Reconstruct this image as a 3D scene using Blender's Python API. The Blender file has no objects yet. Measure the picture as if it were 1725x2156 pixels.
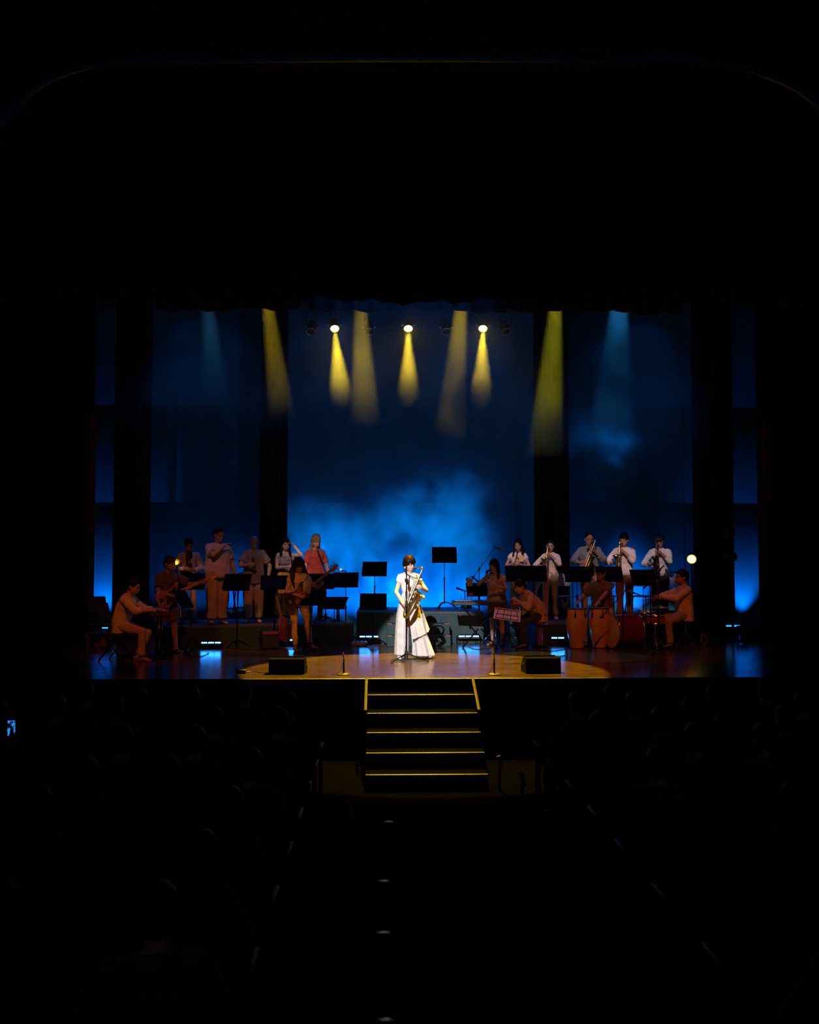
import bpy, math, random
import numpy as np
from math import sin, cos, pi, radians, sqrt, atan2
from mathutils import Vector as V, Matrix, noise, Quaternion

sc = bpy.context.scene
C = sc.collection
random.seed(7)

# ------------------------------------------------------------------ camera, world, exposure
CAM = V((0.0, 0.0, 2.6)); FPX = 2096.0
YAW = radians(1.65); PITCH = radians(2.73)
RCAM = Matrix.Rotation(-YAW, 3, 'Z') @ Matrix.Rotation(pi / 2 + PITCH, 3, 'X')
cd = bpy.data.cameras.new('camera'); cam = bpy.data.objects.new('camera', cd); C.objects.link(cam)
cd.sensor_fit = 'HORIZONTAL'; cd.sensor_width = 36.0; cd.lens = 36.0 * FPX / 1725.0
cd.clip_start = 0.1; cd.clip_end = 200
cam.location = CAM; cam.rotation_euler = RCAM.to_euler()
sc.camera = cam
sc.view_settings.view_transform = 'Standard'; sc.view_settings.look = 'None'
sc.view_settings.exposure = 0.0; sc.view_settings.gamma = 1.0; sc.view_settings.use_curve_mapping = False
w = bpy.data.worlds.new('ambient fill'); sc.world = w; w.use_nodes = True  # even ambient light added to lift the blacks
w.node_tree.nodes['Background'].inputs[0].default_value = (0.9, 0.95, 1.0, 1)
w.node_tree.nodes['Background'].inputs[1].default_value = 0.016
sc.cycles.max_bounces = 5; sc.cycles.diffuse_bounces = 2; sc.cycles.glossy_bounces = 2
sc.cycles.transmission_bounces = 2; sc.cycles.volume_bounces = 0; sc.cycles.transparent_max_bounces = 6
sc.cycles.volume_step_rate = 1.0; sc.cycles.volume_max_steps = 96
sc.cycles.sample_clamp_indirect = 2.0; sc.cycles.caustics_reflective = False; sc.cycles.caustics_refractive = False

def ray(px, py):
    return RCAM @ V(((px - 862.5) / FPX, (1078.0 - py) / FPX, -1.0))
def at(px, py, Y):                      # point of the scene seen at a pixel, on the upright plane y = Y
    d = ray(px, py); return CAM + d * (Y / d.y)
def gnd(px, py, z=1.0):                 # the same on the level plane at height z
    d = ray(px, py); return CAM + d * ((z - CAM.z) / d.z)
def X(px, Y): return at(px, 1178, Y).x
def Z(py, Y, px=862): return at(px, py, Y).z

# ------------------------------------------------------------------ stage lights
BLUE = (0.0, 0.215, 1.0); AMBER = (1.0, 0.70, 0.02); RED = (1.0, 0.17, 0.02)
def aim(o, target):
    d = V(target) - o.location
    o.rotation_euler = d.to_track_quat('-Z', 'Y').to_euler()
def spot(name, loc, target, energy, color, deg, blend=0.15, radius=0.04):
    l = bpy.data.lights.new(name, 'SPOT'); l.energy = energy; l.color = color
    l.spot_size = radians(deg); l.spot_blend = blend; l.shadow_soft_size = radius
    o = bpy.data.objects.new(name, l); C.objects.link(o); o.location = loc; aim(o, target); return o
def area(name, loc, target, energy, color, sx, sy, spread=180):
    l = bpy.data.lights.new(name, 'AREA'); l.shape = 'RECTANGLE'; l.size = sx; l.size_y = sy
    l.energy = energy; l.color = color; l.spread = radians(spread)
    o = bpy.data.objects.new(name, l); C.objects.link(o); o.location = loc; aim(o, target); return o

# follow spot from the balcony, on the soloist
spot('follow_spot_light', (-1.9, 2.0, 8.2), at(872, 1272, 16.0), 12800, (1.0, 0.97, 0.97), 7.7, 0.12, 0.05)
# amber top light making the round pool at the front of the stage
spot('amber_pool_light', (0.62, 16.5, 7.6), (0.62, 14.7, 1.0), 8600, (1.0, 0.56, 0.004), 42.0, 0.05, 0.05)
# steep orange-red front wash from the auditorium ceiling
for x, tx, e, dg in ((-2.5, -3.2, 1000, 21), (0.6, 0.6, 500, 18), (3.6, 3.9, 1250, 22)):
    spot('red_wash_light', (x, 7.5, 10.0), (tx, 17.2, 1.6), e, RED, dg, 0.7, 0.1)
spot('red_wash_light', (-1.0, 7.5, 10.0), (-2.05, 17.5, 1.75), 1800, (1.0, 0.32, 0.04), 8, 0.6, 0.08)
# pinkish white specials on the standing back row
for px, py, Y, e, dg in ((400, 1180, 18.5, 450, 3.0), (458, 1160, 18.5, 480, 3.4), (535, 1178, 18.9, 450, 3.4), (600, 1192, 19.2, 1500, 4.2), (662, 1176, 19.3, 2300, 4.0),
                         (1092, 1172, 19.8, 3600, 3.0), (1160, 1172, 19.8, 3400, 3.0), (1245, 1166, 19.8, 2300, 3.6), (1316, 1168, 19.8, 3900, 3.2), (1388, 1174, 19.8, 3200, 3.0)):
    p = at(px, py + 6, Y)
    spot('back_row_special', (p.x * 0.6 - 1.6, 7.5, 9.6), p, e, (1.0, 0.66, 0.64), dg, 0.5, 0.06)
# blue ground-row uplights at the foot of the backdrop: (pixel column, watts, cone, lean towards the cloth)
for px, e, dg, lean in ((345, 14, 60, 0.66), (400, 15, 60, 0.66), (485, 80, 50, 0.75), (640, 80, 66, 0.85), (705, 90, 70, 0.85), (775, 140, 74, 0.88),
                        (845, 190, 74, 0.88), (915, 170, 74, 0.88), (990, 90, 70, 0.85), (1050, 22, 60, 0.66), (1240, 26, 66, 0.66), (1345, 240, 52, 0.75), (1450, 26, 40, 0.5)):
    x = X(px, 21.5)
    spot('blue_uplight', (x, 21.45, 1.12), (x, 21.45 + lean, 1.92), e, BLUE, dg, 1.0, 0.08)
for px in (217, 1570):                  # narrow uplights hard against the cloth in the wings
    x = X(px, 22.0)
    spot('blue_uplight', (x, 22.0, 1.12), (x, 22.06, 3.0), 150, BLUE, 70, 0.8, 0.05)
spot('lens_ring_fill', (0.4, 15.1, 6.35), (0.4, 18.0, 6.7), 60, BLUE, 96, 0.8, 0.10)  # added blue lamp, picks out the rings of the unlit lanterns
spot('arch_blue_fill', (0.4, 2.0, 7.5), (0.45, 13.1, 8.6), 70, (0.02, 0.3, 1.0), 70, 0.6, 0.1)  # added lamp without a real fixture, turns the arch moulding faintly blue
# separate lamps added at the ground row, only to light the drifting smoke
for px, e in ((625, 1100), (675, 1600), (725, 1900), (775, 2000), (825, 2200), (875, 2300), (925, 2300), (970, 2000), (1010, 1600), (1225, 900), (1275, 1300), (1325, 1200), (450, 200), (500, 200)):
    x = X(px, 21.5)
    spot('added_smoke_light', (x, 21.60, 1.1), (x + 0.12, 21.22, 4.0), e, BLUE, 25, 1.0, 0.08)
# weak blue back light from the truss: rims on shoulders, tops of the risers
for px in (440, 700, 1000, 1320):
    spot('blue_back_light', at(px, 560, 20.2), at(px, 1300, 18.0), 150, BLUE, 60, 0.9, 0.08)
# ------------------------------------------------------------------ materials
MATS = {}
def mat(name, col, rough=0.6, metal=0.0, var=0.12, nscale=12.0, bump=0.15, bscale=60.0, coat=0.0, sheen=0.0):
    if name in MATS: return MATS[name]
    m = bpy.data.materials.new(name); m.use_nodes = True; nt = m.node_tree; N = nt.nodes; L = nt.links
    b = N['Principled BSDF']; b.inputs['Roughness'].default_value = rough; b.inputs['Metallic'].default_value = metal
    b.inputs['Coat Weight'].default_value = coat; b.inputs['Sheen Weight'].default_value = sheen
    tc = N.new('ShaderNodeTexCoord'); nz = N.new('ShaderNodeTexNoise'); nz.inputs['Scale'].default_value = nscale
    L.new(tc.outputs['Object'], nz.inputs['Vector'])
    rp = N.new('ShaderNodeValToRGB'); c = V(col)
    rp.color_ramp.elements[0].position = 0.3; rp.color_ramp.elements[1].position = 0.7
    rp.color_ramp.elements[0].color = (*(c * (1 - var)), 1); rp.color_ramp.elements[1].color = (*[min(1, v * (1 + var)) for v in c], 1)
    L.new(nz.outputs['Fac'], rp.inputs[0]); L.new(rp.outputs[0], b.inputs['Base Color'])
    if bump:
        n2 = N.new('ShaderNodeTexNoise'); n2.inputs['Scale'].default_value = bscale; n2.inputs['Detail'].default_value = 3
        L.new(tc.outputs['Object'], n2.inputs['Vector'])
        bp = N.new('ShaderNodeBump'); bp.inputs['Strength'].default_value = bump; bp.inputs['Distance'].default_value = 0.01
        L.new(n2.outputs['Fac'], bp.inputs['Height']); L.new(bp.outputs[0], b.inputs['Normal'])
    MATS[name] = m; return m
def glow(name, col, strength):
    if name in MATS: return MATS[name]
    m = bpy.data.materials.new(name); m.use_nodes = True; b = m.node_tree.nodes['Principled BSDF']
    b.inputs['Base Color'].default_value = (*[0.5 * v for v in col], 1)
    b.inputs['Emission Color'].default_value = (*col, 1); b.inputs['Emission Strength'].default_value = strength
    MATS[name] = m; return m

def nospec(m, v=0.0): m.node_tree.nodes['Principled BSDF'].inputs['Specular IOR Level'].default_value = v; return m
black_metal = mat('black painted metal', (0.004, 0.004, 0.004), 0.6, 0.0); nospec(black_metal, 0.04)
chrome = mat('chrome', (0.75, 0.76, 0.78), 0.18, 1.0, 0.04, bump=0)
black_plastic = mat('black plastic', (0.012, 0.012, 0.013), 0.5)
rubber = mat('rubber', (0.01, 0.01, 0.01), 0.8)
paper = mat('sheet music paper', (0.8, 0.76, 0.7), 0.8, var=0.05)
brass = mat('lacquered brass', (0.72, 0.55, 0.26), 0.24, 0.95, 0.08, bump=0)

# ------------------------------------------------------------------ mesh builder
class M:
    def __init__(s): s.v = []; s.f = []; s.flat = []
    def add(s, vs, fs):
        o = len(s.v); s.v += [tuple(p) for p in vs]; s.f += [tuple(i + o for i in f) for f in fs]; return s
    def box(s, c, d, R=None, bev=0.0):
        c = V(c); h = V(d) / 2
        if bev <= 0:
            vs = [V((x * h.x, y * h.y, z * h.z)) for x in (-1, 1) for y in (-1, 1) for z in (-1, 1)]
            fs = [(0, 1, 3, 2), (4, 6, 7, 5), (0, 4, 5, 1), (2, 3, 7, 6), (0, 2, 6, 4), (1, 5, 7, 3)]
        else:
            b = min(bev, 0.45 * min(d)); prof = []
            rect = [(-h.x, -h.y), (h.x, -h.y), (h.x, h.y), (-h.x, h.y)]
            def ring(ins, z):
                r = []
                for sx, sy in ((-1, -1), (1, -1), (1, 1), (-1, 1)):
                    X0, Y0 = sx * (h.x - ins), sy * (h.y - ins)
                    a, bb = (V((X0, Y0 - sy * b, z)), V((X0 - sx * b, Y0, z)))
                    r += [a, bb] if sx * sy > 0 else [bb, a]
                return r
            rings = [ring(b, -h.z), ring(0, -h.z + b), ring(0, h.z - b), ring(b, h.z)]
            vs = [p for r in rings for p in r]; fs = []
            for k in range(3):
                for i in range(8): j = (i + 1) % 8; fs.append((k * 8 + i, k * 8 + j, k * 8 + 8 + j, k * 8 + 8 + i))
            fs.append(tuple(range(7, -1, -1))); fs.append(tuple(range(24, 32)))
        if R is not None: vs = [R @ p for p in vs]
        return s.add([p + c for p in vs], fs)
    def loft(s, rings, cap=True, closed=False):
        n = len(rings[0]); vs = [p for r in rings for p in r]; fs = []; K = len(rings)
        for k in range(K if closed else K - 1):
            for i in range(n):
                j = (i + 1) % n; a = k * n; b = ((k + 1) % K) * n
                fs.append((a + i, a + j, b + j, b + i))
        if cap and not closed: fs.append(tuple(range(n - 1, -1, -1))); fs.append(tuple(range((K - 1) * n, K * n)))
        return s.add(vs, fs)
    def tube(s, pts, rad, n=10, cap=True, flat=(1, 1), up=None, closed=False):
        pts = [V(p) for p in pts]; K = len(pts)
        if not hasattr(rad, '__len__'): rad = [rad] * K
        rings = []; prev = None
        for k in range(K):
            if closed: t = pts[(k + 1) % K] - pts[k - 1]
            else: t = (pts[min(k + 1, K - 1)] - pts[max(k - 1, 0)])
            t = t.normalized() if t.length > 1e-9 else V((0, 0, 1))
            if prev is None:
                a = V(up) if up is not None else (V((0, 0, 1)) if abs(t.z) < 0.9 else V((1, 0, 0)))
            else: a = prev
            a = (a - t * a.dot(t))
            if a.length < 1e-6: a = t.orthogonal()
            a.normalize(); b = t.cross(a); prev = a
            rings.append([pts[k] + (a * cos(q) * flat[0] + b * sin(q) * flat[1]) * rad[k] for q in [2 * pi * i / n for i in range(n)]])
        return s.loft(rings, cap, closed)
    def cyl(s, a, b, r, r2=None, n=16): return s.tube([a, b], [r, r if r2 is None else r2], n)
    def capsule(s, a, b, ra, rb, n=12, flat=(1, 1), up=None):
        a = V(a); b = V(b); d = (b - a); L = d.length; d = d / L if L > 1e-9 else V((0, 0, 1))
        pts = []; rr = []
        for q in (80, 55, 28, 0): pts.append(a - d * ra * sin(radians(q))); rr.append(ra * cos(radians(q)))
        for q in (0, 28, 55, 80): pts.append(b + d * rb * sin(radians(q))); rr.append(rb * cos(radians(q)))
        # tangents near the ends stay along d
        t = d; A = V(up) if up is not None else (V((0, 0, 1)) if abs(t.z) < 0.9 else V((1, 0, 0)))
        A = (A - t * A.dot(t)); A = A.normalized() if A.length > 1e-6 else t.orthogonal().normalized(); B = t.cross(A)
        return s.loft([[p + (A * cos(q) * flat[0] + B * sin(q) * flat[1]) * r for q in [2 * pi * i / n for i in range(n)]] for p, r in zip(pts, rr)])
    def ell(s, c, r, R=None, n=14, m=9):
        c = V(c); rings = []
        for k in range(m):
            ph = pi * (k + 0.5) / m - pi / 2
            rg = [V((r[0] * cos(ph) * cos(q), r[1] * cos(ph) * sin(q), r[2] * sin(ph))) for q in [2 * pi * i / n for i in range(n)]]
            rings.append([c + (R @ p if R is not None else p) for p in rg])
        return s.loft(rings)
    def lathe(s, prof, c=(0, 0, 0), R=None, n=24, cap=True):
        c = V(c); rings = []
        for r, z in prof:
            rings.append([c + ((R @ p) if R is not None else p) for p in [V((r * cos(q), r * sin(q), z)) for q in [2 * pi * i / n for i in range(n)]]])
        return s.loft(rings, cap)
    def ring(s, c, r, t, R=None, n=28, k=8):
        c = V(c); pts = [c + ((R @ p) if R is not None else p) for p in [V((r * cos(q), r * sin(q), 0)) for q in [2 * pi * i / n for i in range(n)]]]
        return s.tube(pts, t, k, closed=True, up=(R @ V((0, 0, 1))) if R is not None else (0, 0, 1))
    def prism(s, poly, axis_o, U, W, Nn, t):
        o = V(axis_o); U = V(U); W = V(W); Nn = V(Nn)
        a = [o + U * p[0] + W * p[1] - Nn * t / 2 for p in poly]; b = [p + Nn * t for p in a]; n = len(poly)
        s.add(a + b, [tuple(range(n - 1, -1, -1)), tuple(range(n, 2 * n))] + [(i, (i + 1) % n, n + (i + 1) % n, n + i) for i in range(n)])
        return s
    def build(s, name, m, parent=None, smooth=True, loc=None):
        me = bpy.data.meshes.new(name); me.from_pydata(s.v, [], s.f); me.update()
        import bmesh
        bm = bmesh.new(); bm.from_mesh(me); bmesh.ops.recalc_face_normals(bm, faces=bm.faces); bm.to_mesh(me); bm.free()
        if smooth:
            me.polygons.foreach_set('use_smooth', [len(p.vertices) <= 4 for p in me.polygons])
            me.set_sharp_from_angle(angle=radians(38))
        if m is not None: me.materials.append(m)
        o = bpy.data.objects.new(name, me); C.objects.link(o)
        if parent is not None: o.parent = parent
        if loc is not None: o.location = loc
        return o
def remesh(o, vox, smooth_it=2, wrinkle=0.0, wscale=9.0, seed=0.0):
    md = o.modifiers.new('r', 'REMESH'); md.mode = 'VOXEL'; md.voxel_size = vox; md.use_smooth_shade = True
    if smooth_it:
        s2 = o.modifiers.new('s', 'SMOOTH'); s2.factor = 0.5; s2.iterations = smooth_it
    dg = bpy.context.evaluated_depsgraph_get(); dg.update()
    me = bpy.data.meshes.new_from_object(o.evaluated_get(dg)); old = o.data; o.modifiers.clear()
    if not me.materials: me.materials.append(old.materials[0])
    o.data = me; me.name = old.name; bpy.data.meshes.remove(old)
    if wrinkle:
        n = len(me.vertices); co = np.empty(n * 3); me.vertices.foreach_get('co', co); nr = np.empty(n * 3); me.vertices.foreach_get('normal', nr)
        co = co.reshape(-1, 3); nr = nr.reshape(-1, 3); rng = np.random.RandomState(int(seed * 97) % 9999); d = np.zeros(n)
        for k in range(9):
            f = rng.normal(0, 1, 3); f[2] *= 0.55; f *= wscale * (1 + 0.35 * k) / 1.6; ph = rng.uniform(0, 6.28)
            warp = 1.3 * np.sin(co @ rng.normal(0, 7, 3) + rng.uniform(0, 6))
            d += np.sin(co @ f + ph + warp) / (1 + 0.35 * k)
        co += nr * (d / 3.0 * wrinkle)[:, None]
        me.vertices.foreach_set('co', co.ravel()); me.update()
    me.polygons.foreach_set('use_smooth', [True] * len(me.polygons))
    return o
def E(name, loc, rz=0.0, parent=None):
    o = bpy.data.objects.new(name, None); C.objects.link(o); o.location = loc; o.rotation_euler = (0, 0, rz); o.empty_display_size = 0.1
    if parent: o.parent = parent
    return o
def tag(o, label=None, cat=None, group=None, kind=None):
    if label: o['label'] = label
    if cat: o['category'] = cat
    if group: o['group'] = group
    if kind: o['kind'] = kind
    return o
def thing(name, label, cat, loc=(0, 0, 0), rz=0.0, group=None): return tag(E(name, loc, rz), label, cat, group)
def struct(o): o['kind'] = 'structure'; return o
KIDS = {}
def kids(o): return [c for c in bpy.data.objects if c.parent == o]
def dup(root, loc, rz=0.0, label=None, group=None, scale=None):
    def cp(o, par):
        c = o.copy(); C.objects.link(c); c.parent = par
        for ch in kids(o): cp(ch, c)
        return c
    r = cp(root, None); r.location = loc; r.rotation_euler = (0, 0, rz)
    if scale: r.scale = (scale,) * 3
    if label: r['label'] = label
    if group: r['group'] = group
    return r
def smooth_path(pts, k=6):
    pts = [V(p) for p in pts]; out = []
    for i in range(len(pts) - 1):
        p0 = pts[max(i - 1, 0)]; p1 = pts[i]; p2 = pts[i + 1]; p3 = pts[min(i + 2, len(pts) - 1)]
        for j in range(k):
            t = j / k; out.append(0.5 * ((2 * p1) + (p2 - p0) * t + (2 * p0 - 5 * p1 + 4 * p2 - p3) * t * t + (3 * p1 - p0 - 3 * p2 + p3) * t ** 3))
    out.append(pts[-1]); return out
# ------------------------------------------------------------------ stage floor, hall floor, walls
def wood_floor():
    m = bpy.data.materials.new('polished stage boards'); m.use_nodes = True; nt = m.node_tree; N = nt.nodes; L = nt.links
    b = N['Principled BSDF']; b.inputs['Roughness'].default_value = 0.2
    tc = N.new('ShaderNodeTexCoord'); mp = N.new('ShaderNodeMapping'); L.new(tc.outputs['Object'], mp.inputs[0])
    br = N.new('ShaderNodeTexBrick'); L.new(mp.outputs[0], br.inputs['Vector'])
    br.inputs['Scale'].default_value = 1.0; br.inputs['Brick Width'].default_value = 2.1; br.inputs['Row Height'].default_value = 0.07
    br.inputs['Mortar Size'].default_value = 0.003; br.inputs['Color1'].default_value = (0.085, 0.052, 0.013, 1); br.inputs['Color2'].default_value = (0.05, 0.030, 0.008, 1)
    br.inputs['Mortar'].default_value = (0.03, 0.015, 0.01, 1)
    mp2 = N.new('ShaderNodeMapping'); mp2.inputs['Scale'].default_value = (1.4, 9, 1); L.new(tc.outputs['Object'], mp2.inputs[0])
    nz = N.new('ShaderNodeTexNoise'); nz.inputs['Scale'].default_value = 2.2; nz.inputs['Detail'].default_value = 6; L.new(mp2.outputs[0], nz.inputs['Vector'])
    mr = N.new('ShaderNodeMapRange'); mr.inputs[1].default_value = 0.3; mr.inputs[2].default_value = 0.7; mr.inputs[3].default_value = 0.35; mr.inputs[4].default_value = 1.9
    L.new(nz.outputs['Fac'], mr.inputs[0])
    mx = N.new('ShaderNodeVectorMath'); mx.operation = 'SCALE'; L.new(br.outputs['Color'], mx.inputs[0]); L.new(mr.outputs[0], mx.inputs['Scale'])
    L.new(mx.outputs[0], b.inputs['Base Color'])
    r2 = N.new('ShaderNodeMapRange'); r2.inputs[1].default_value = 0.3; r2.inputs[2].default_value = 0.7; r2.inputs[3].default_value = 0.13; r2.inputs[4].default_value = 0.26
    L.new(nz.outputs['Fac'], r2.inputs[0]); L.new(r2.outputs[0], b.inputs['Roughness'])
    bp = N.new('ShaderNodeBump'); bp.inputs['Strength'].default_value = 0.12; bp.inputs['Distance'].default_value = 0.004
    L.new(nz.outputs['Fac'], bp.inputs['Height']); L.new(bp.outputs[0], b.inputs['Normal'])
    return m
FRONT = 13.5
stage_mat = wood_floor()
struct(M().box((0.4, (FRONT + 24) / 2, 0.97), (24, 24 - FRONT, 0.06)).build('floor_stage', stage_mat))
fascia = nospec(mat('black painted fascia', (0.003, 0.003, 0.003), 0.8))
struct(M().box((0.4, FRONT + 0.06, 0.47), (24, 0.06, 0.94)).build('wall_stage_front', fascia))
trimm = mat('worn metal edging', (0.07, 0.055, 0.036), 0.55, 0.1)
struct(M().box((0.4, FRONT - 0.012, 0.985), (24, 0.03, 0.034), bev=0.006).build('trim_1', trimm))
for a, b_, yy in ((557, 652, 1444), (1120, 1188, 1444)):
    pa = at(a, yy, FRONT + 0.02); pb = at(b_, yy, FRONT + 0.02)
struct(M().box((X(605, FRONT), FRONT + 0.02, Z(1446, FRONT)), (0.42, 0.03, 0.012)).build('trim_2', trimm))
struct(M().box((X(1154, FRONT), FRONT + 0.02, Z(1444, FRONT)), (0.42, 0.03, 0.012)).build('trim_3', trimm))
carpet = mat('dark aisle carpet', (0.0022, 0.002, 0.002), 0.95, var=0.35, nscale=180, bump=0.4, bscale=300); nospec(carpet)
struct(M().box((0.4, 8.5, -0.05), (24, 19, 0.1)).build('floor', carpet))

# proscenium wall with its rounded arch
plaster = nospec(mat('dark proscenium plaster', (0.05, 0.05, 0.052), 0.8))
arch_px = [(-60, 700), (-55, 420), (-28, 320), (0, 270), (60, 205), (110, 171), (160, 152), (230, 138), (400, 132), (640, 129), (860, 128), (1100, 129), (1300, 131), (1450, 134),
           (1540, 141), (1600, 158), (1680, 195), (1740, 250), (1775, 350), (1785, 700)]
PY = 13.1
arch = [at(a, b_, PY) for a, b_ in arch_px]; arch = [V((arch[0].x, PY, 0.0))] + smooth_path(arch, 4) + [V((arch[-1].x, PY, 0.0))]
mm = M(); vs = []; fs = []
x0, x1, z1 = -9.5, 10.3, 11.5
for p in arch:
    cx, cz = 0.45, 3.5
    dx, dz = p.x - cx, p.z - cz
    if p.z <= 0.01: q = V((x0 if dx < 0 else x1, PY, 0))
    else:
        k = 99
        if dx < 0: k = min(k, (x0 - cx) / dx)
        if dx > 0: k = min(k, (x1 - cx) / dx)
        if dz > 0: k = min(k, (z1 - cz) / dz)
        q = V((cx + dx * k, PY, cz + dz * k))
    vs += [p, q]
vs2 = [v + V((0, 0.3, 0)) for v in vs]; n = len(vs)
for i in range(0, n - 2, 2):
    fs.append((i, i + 2, i + 3, i + 1)); fs.append((n + i, n + i + 1, n + i + 3, n + i + 2)); fs.append((i, n + i, n + i + 2, i + 2))
mm.add(vs + vs2, fs); struct(mm.build('wall_proscenium', plaster))
mould = mat('glossy arch moulding', (0.012, 0.03, 0.07), 0.4, 0.0, bump=0.5, bscale=25)
struct(M().box((0.4, 6.3, 11.6), (20, 14, 0.2)).build('ceiling_hall', plaster))
mm = M()
ap = [p for p in arch if p.z > 2]
mm.tube([p + V((0, -0.04, 0)) for p in ap], 0.045, 8); mm.tube([p + V((0, -0.03, 0.16 if abs(p.x) < 9 else 0)) for p in ap], 0.03, 6)
for i in range(0, len(ap) - 1):
    for t in (0.0, 0.5):
        p = ap[i].lerp(ap[i + 1], t) + V((0, -0.06, 0.08)); mm.ell(p, (0.025, 0.02, 0.025), n=8, m=5)
struct(mm.build('trim_4', mould))
struct(M().box((x0 - 0.1, 6.5, 5.7), (0.2, 14, 11.6)).build('wall_left', plaster))
struct(M().box((x1 + 0.1, 6.5, 5.7), (0.2, 14, 11.6)).build('wall_right', plaster))
struct(M().box((0.4, 24.05, 5.5), (24, 0.1, 11)).build('wall_back', plaster))
struct(M().box((-11.6, 18.6, 5.5), (0.1, 11, 11)).build('wall_stage_left', plaster))
struct(M().box((12.4, 18.6, 5.5), (0.1, 11, 11)).build('wall_stage_right', plaster))
struct(M().box((0.4, 18.6, 11.05), (24, 11, 0.1)).build('ceiling', plaster))

# ------------------------------------------------------------------ drapes
def drape(name, x0, x1, Y, z0, z1, m, label, cat, pleat=0.22, amp=0.06, hem=0.0, seed=1, group=None, taper=0.0):
    rnd = random.Random(seed); n = max(8, int((x1 - x0) / pleat * 8)); rows = 12; mm = M(); vs = []; ph = [rnd.uniform(0, 6.28) for _ in range(4)]
    for side in (0, 1):
        for k in range(rows + 1):
            t = k / rows
            for i in range(n + 1):
                u = i / n; x = x0 + (x1 - x0) * u + taper * (1 - t) * (u - 0.5)
                a = 2 * pi * (x / pleat) + 1.2 * sin(x * 3.1 + ph[0]) + 0.25 * sin(t * 5 + x)
                y = Y + amp * sin(a) + 0.3 * amp * sin(2.3 * a + ph[1]) + side * 0.012
                zz = z0 + (z1 - z0) * t
                if hem and k == 0: zz += hem * (0.5 * sin(a * 0.37 + ph[2]) + 0.5 * sin(x * 2.3 + ph[3]))
                vs.append((x, y, zz))
    fs = []; w1 = n + 1; S = w1 * (rows + 1)
    for k in range(rows):
        for i in range(n):
            a = k * w1 + i; fs.append((a, a + 1, a + w1 + 1, a + w1)); fs.append((S + a, S + a + w1, S + a + w1 + 1, S + a + 1))
    for i in range(n): fs.append((i, S + i, S + i + 1, i + 1)); a = rows * w1 + i; fs.append((a, a + 1, S + a + 1, S + a))
    for k in range(rows):
        for e in (0, n): a = k * w1 + e; fs.append((a, a + w1, S + a + w1, S + a))
    mm.add(vs, fs); return tag(mm.build(name, m), label, cat, group)
black_velour = mat('black velour', (0.02, 0.02, 0.022), 0.95)
dark_velour = mat('charcoal velour', (0.045, 0.045, 0.05), 0.9, sheen=0.1)
red_velour = mat('dark red velour', (0.22, 0.03, 0.025), 0.9, sheen=0.1)
b0 = drape('border_curtain', -6.6, 7.4, 14.1, Z(634, 14.1), 10.8, black_velour, 'black border curtain with a wavy hem closing off the top of the stage opening', 'curtain', 0.3, 0.07, 0.05, 3)
drape('border_curtain', X(318, 17.2), X(1440, 17.2), 17.2, Z(655, 17.2), 11.0, dark_velour, 'second border curtain with a thin lit hem just under the front border', 'curtain', 0.34, 0.05, 0.04, 5)
def leg(pa, pb, Y, m, label, seed, taper=0.0, zt=10.5): drape('leg_curtain', X(pa, Y), X(pb, Y), Y, 1.0, zt, m, label, 'curtain', 0.16, 0.05, 0, seed, None, taper)
leg(-40, 196, 20.3, black_velour, 'black leg curtain left of the blue-lit strip at the left wing', 11)
leg(236, 315, 20.6, black_velour, 'black leg curtain between the left blue strip and the left backdrop bay', 12)
leg(546, 605, 20.9, black_velour, 'narrow black leg curtain behind the bald singer and the woman in the yellow skirt', 13)
leg(1126, 1200, 20.9, black_velour, 'black leg curtain behind the woman playing saxophone', 14)
leg(1462, 1549, 20.6, black_velour, 'black leg curtain behind the drummer', 15)
leg(1600, 1850, 20.9, black_velour, 'black leg curtain beyond the red curtain at the right wing', 16)
drape('wing_curtain', X(1597, 20.3), X(1626, 20.3), 20.3, 1.0, 5.5, red_velour, 'dark red wing curtain right of the right blue strip', 'curtain', 0.14, 0.04, 0, 17)
drape('wing_curtain', X(176, 20.0), X(197, 20.0), 20.0, 1.0, 5.5, red_velour, 'dark red wing curtain left of the left blue strip', 'curtain', 0.14, 0.04, 0, 18)

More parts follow.
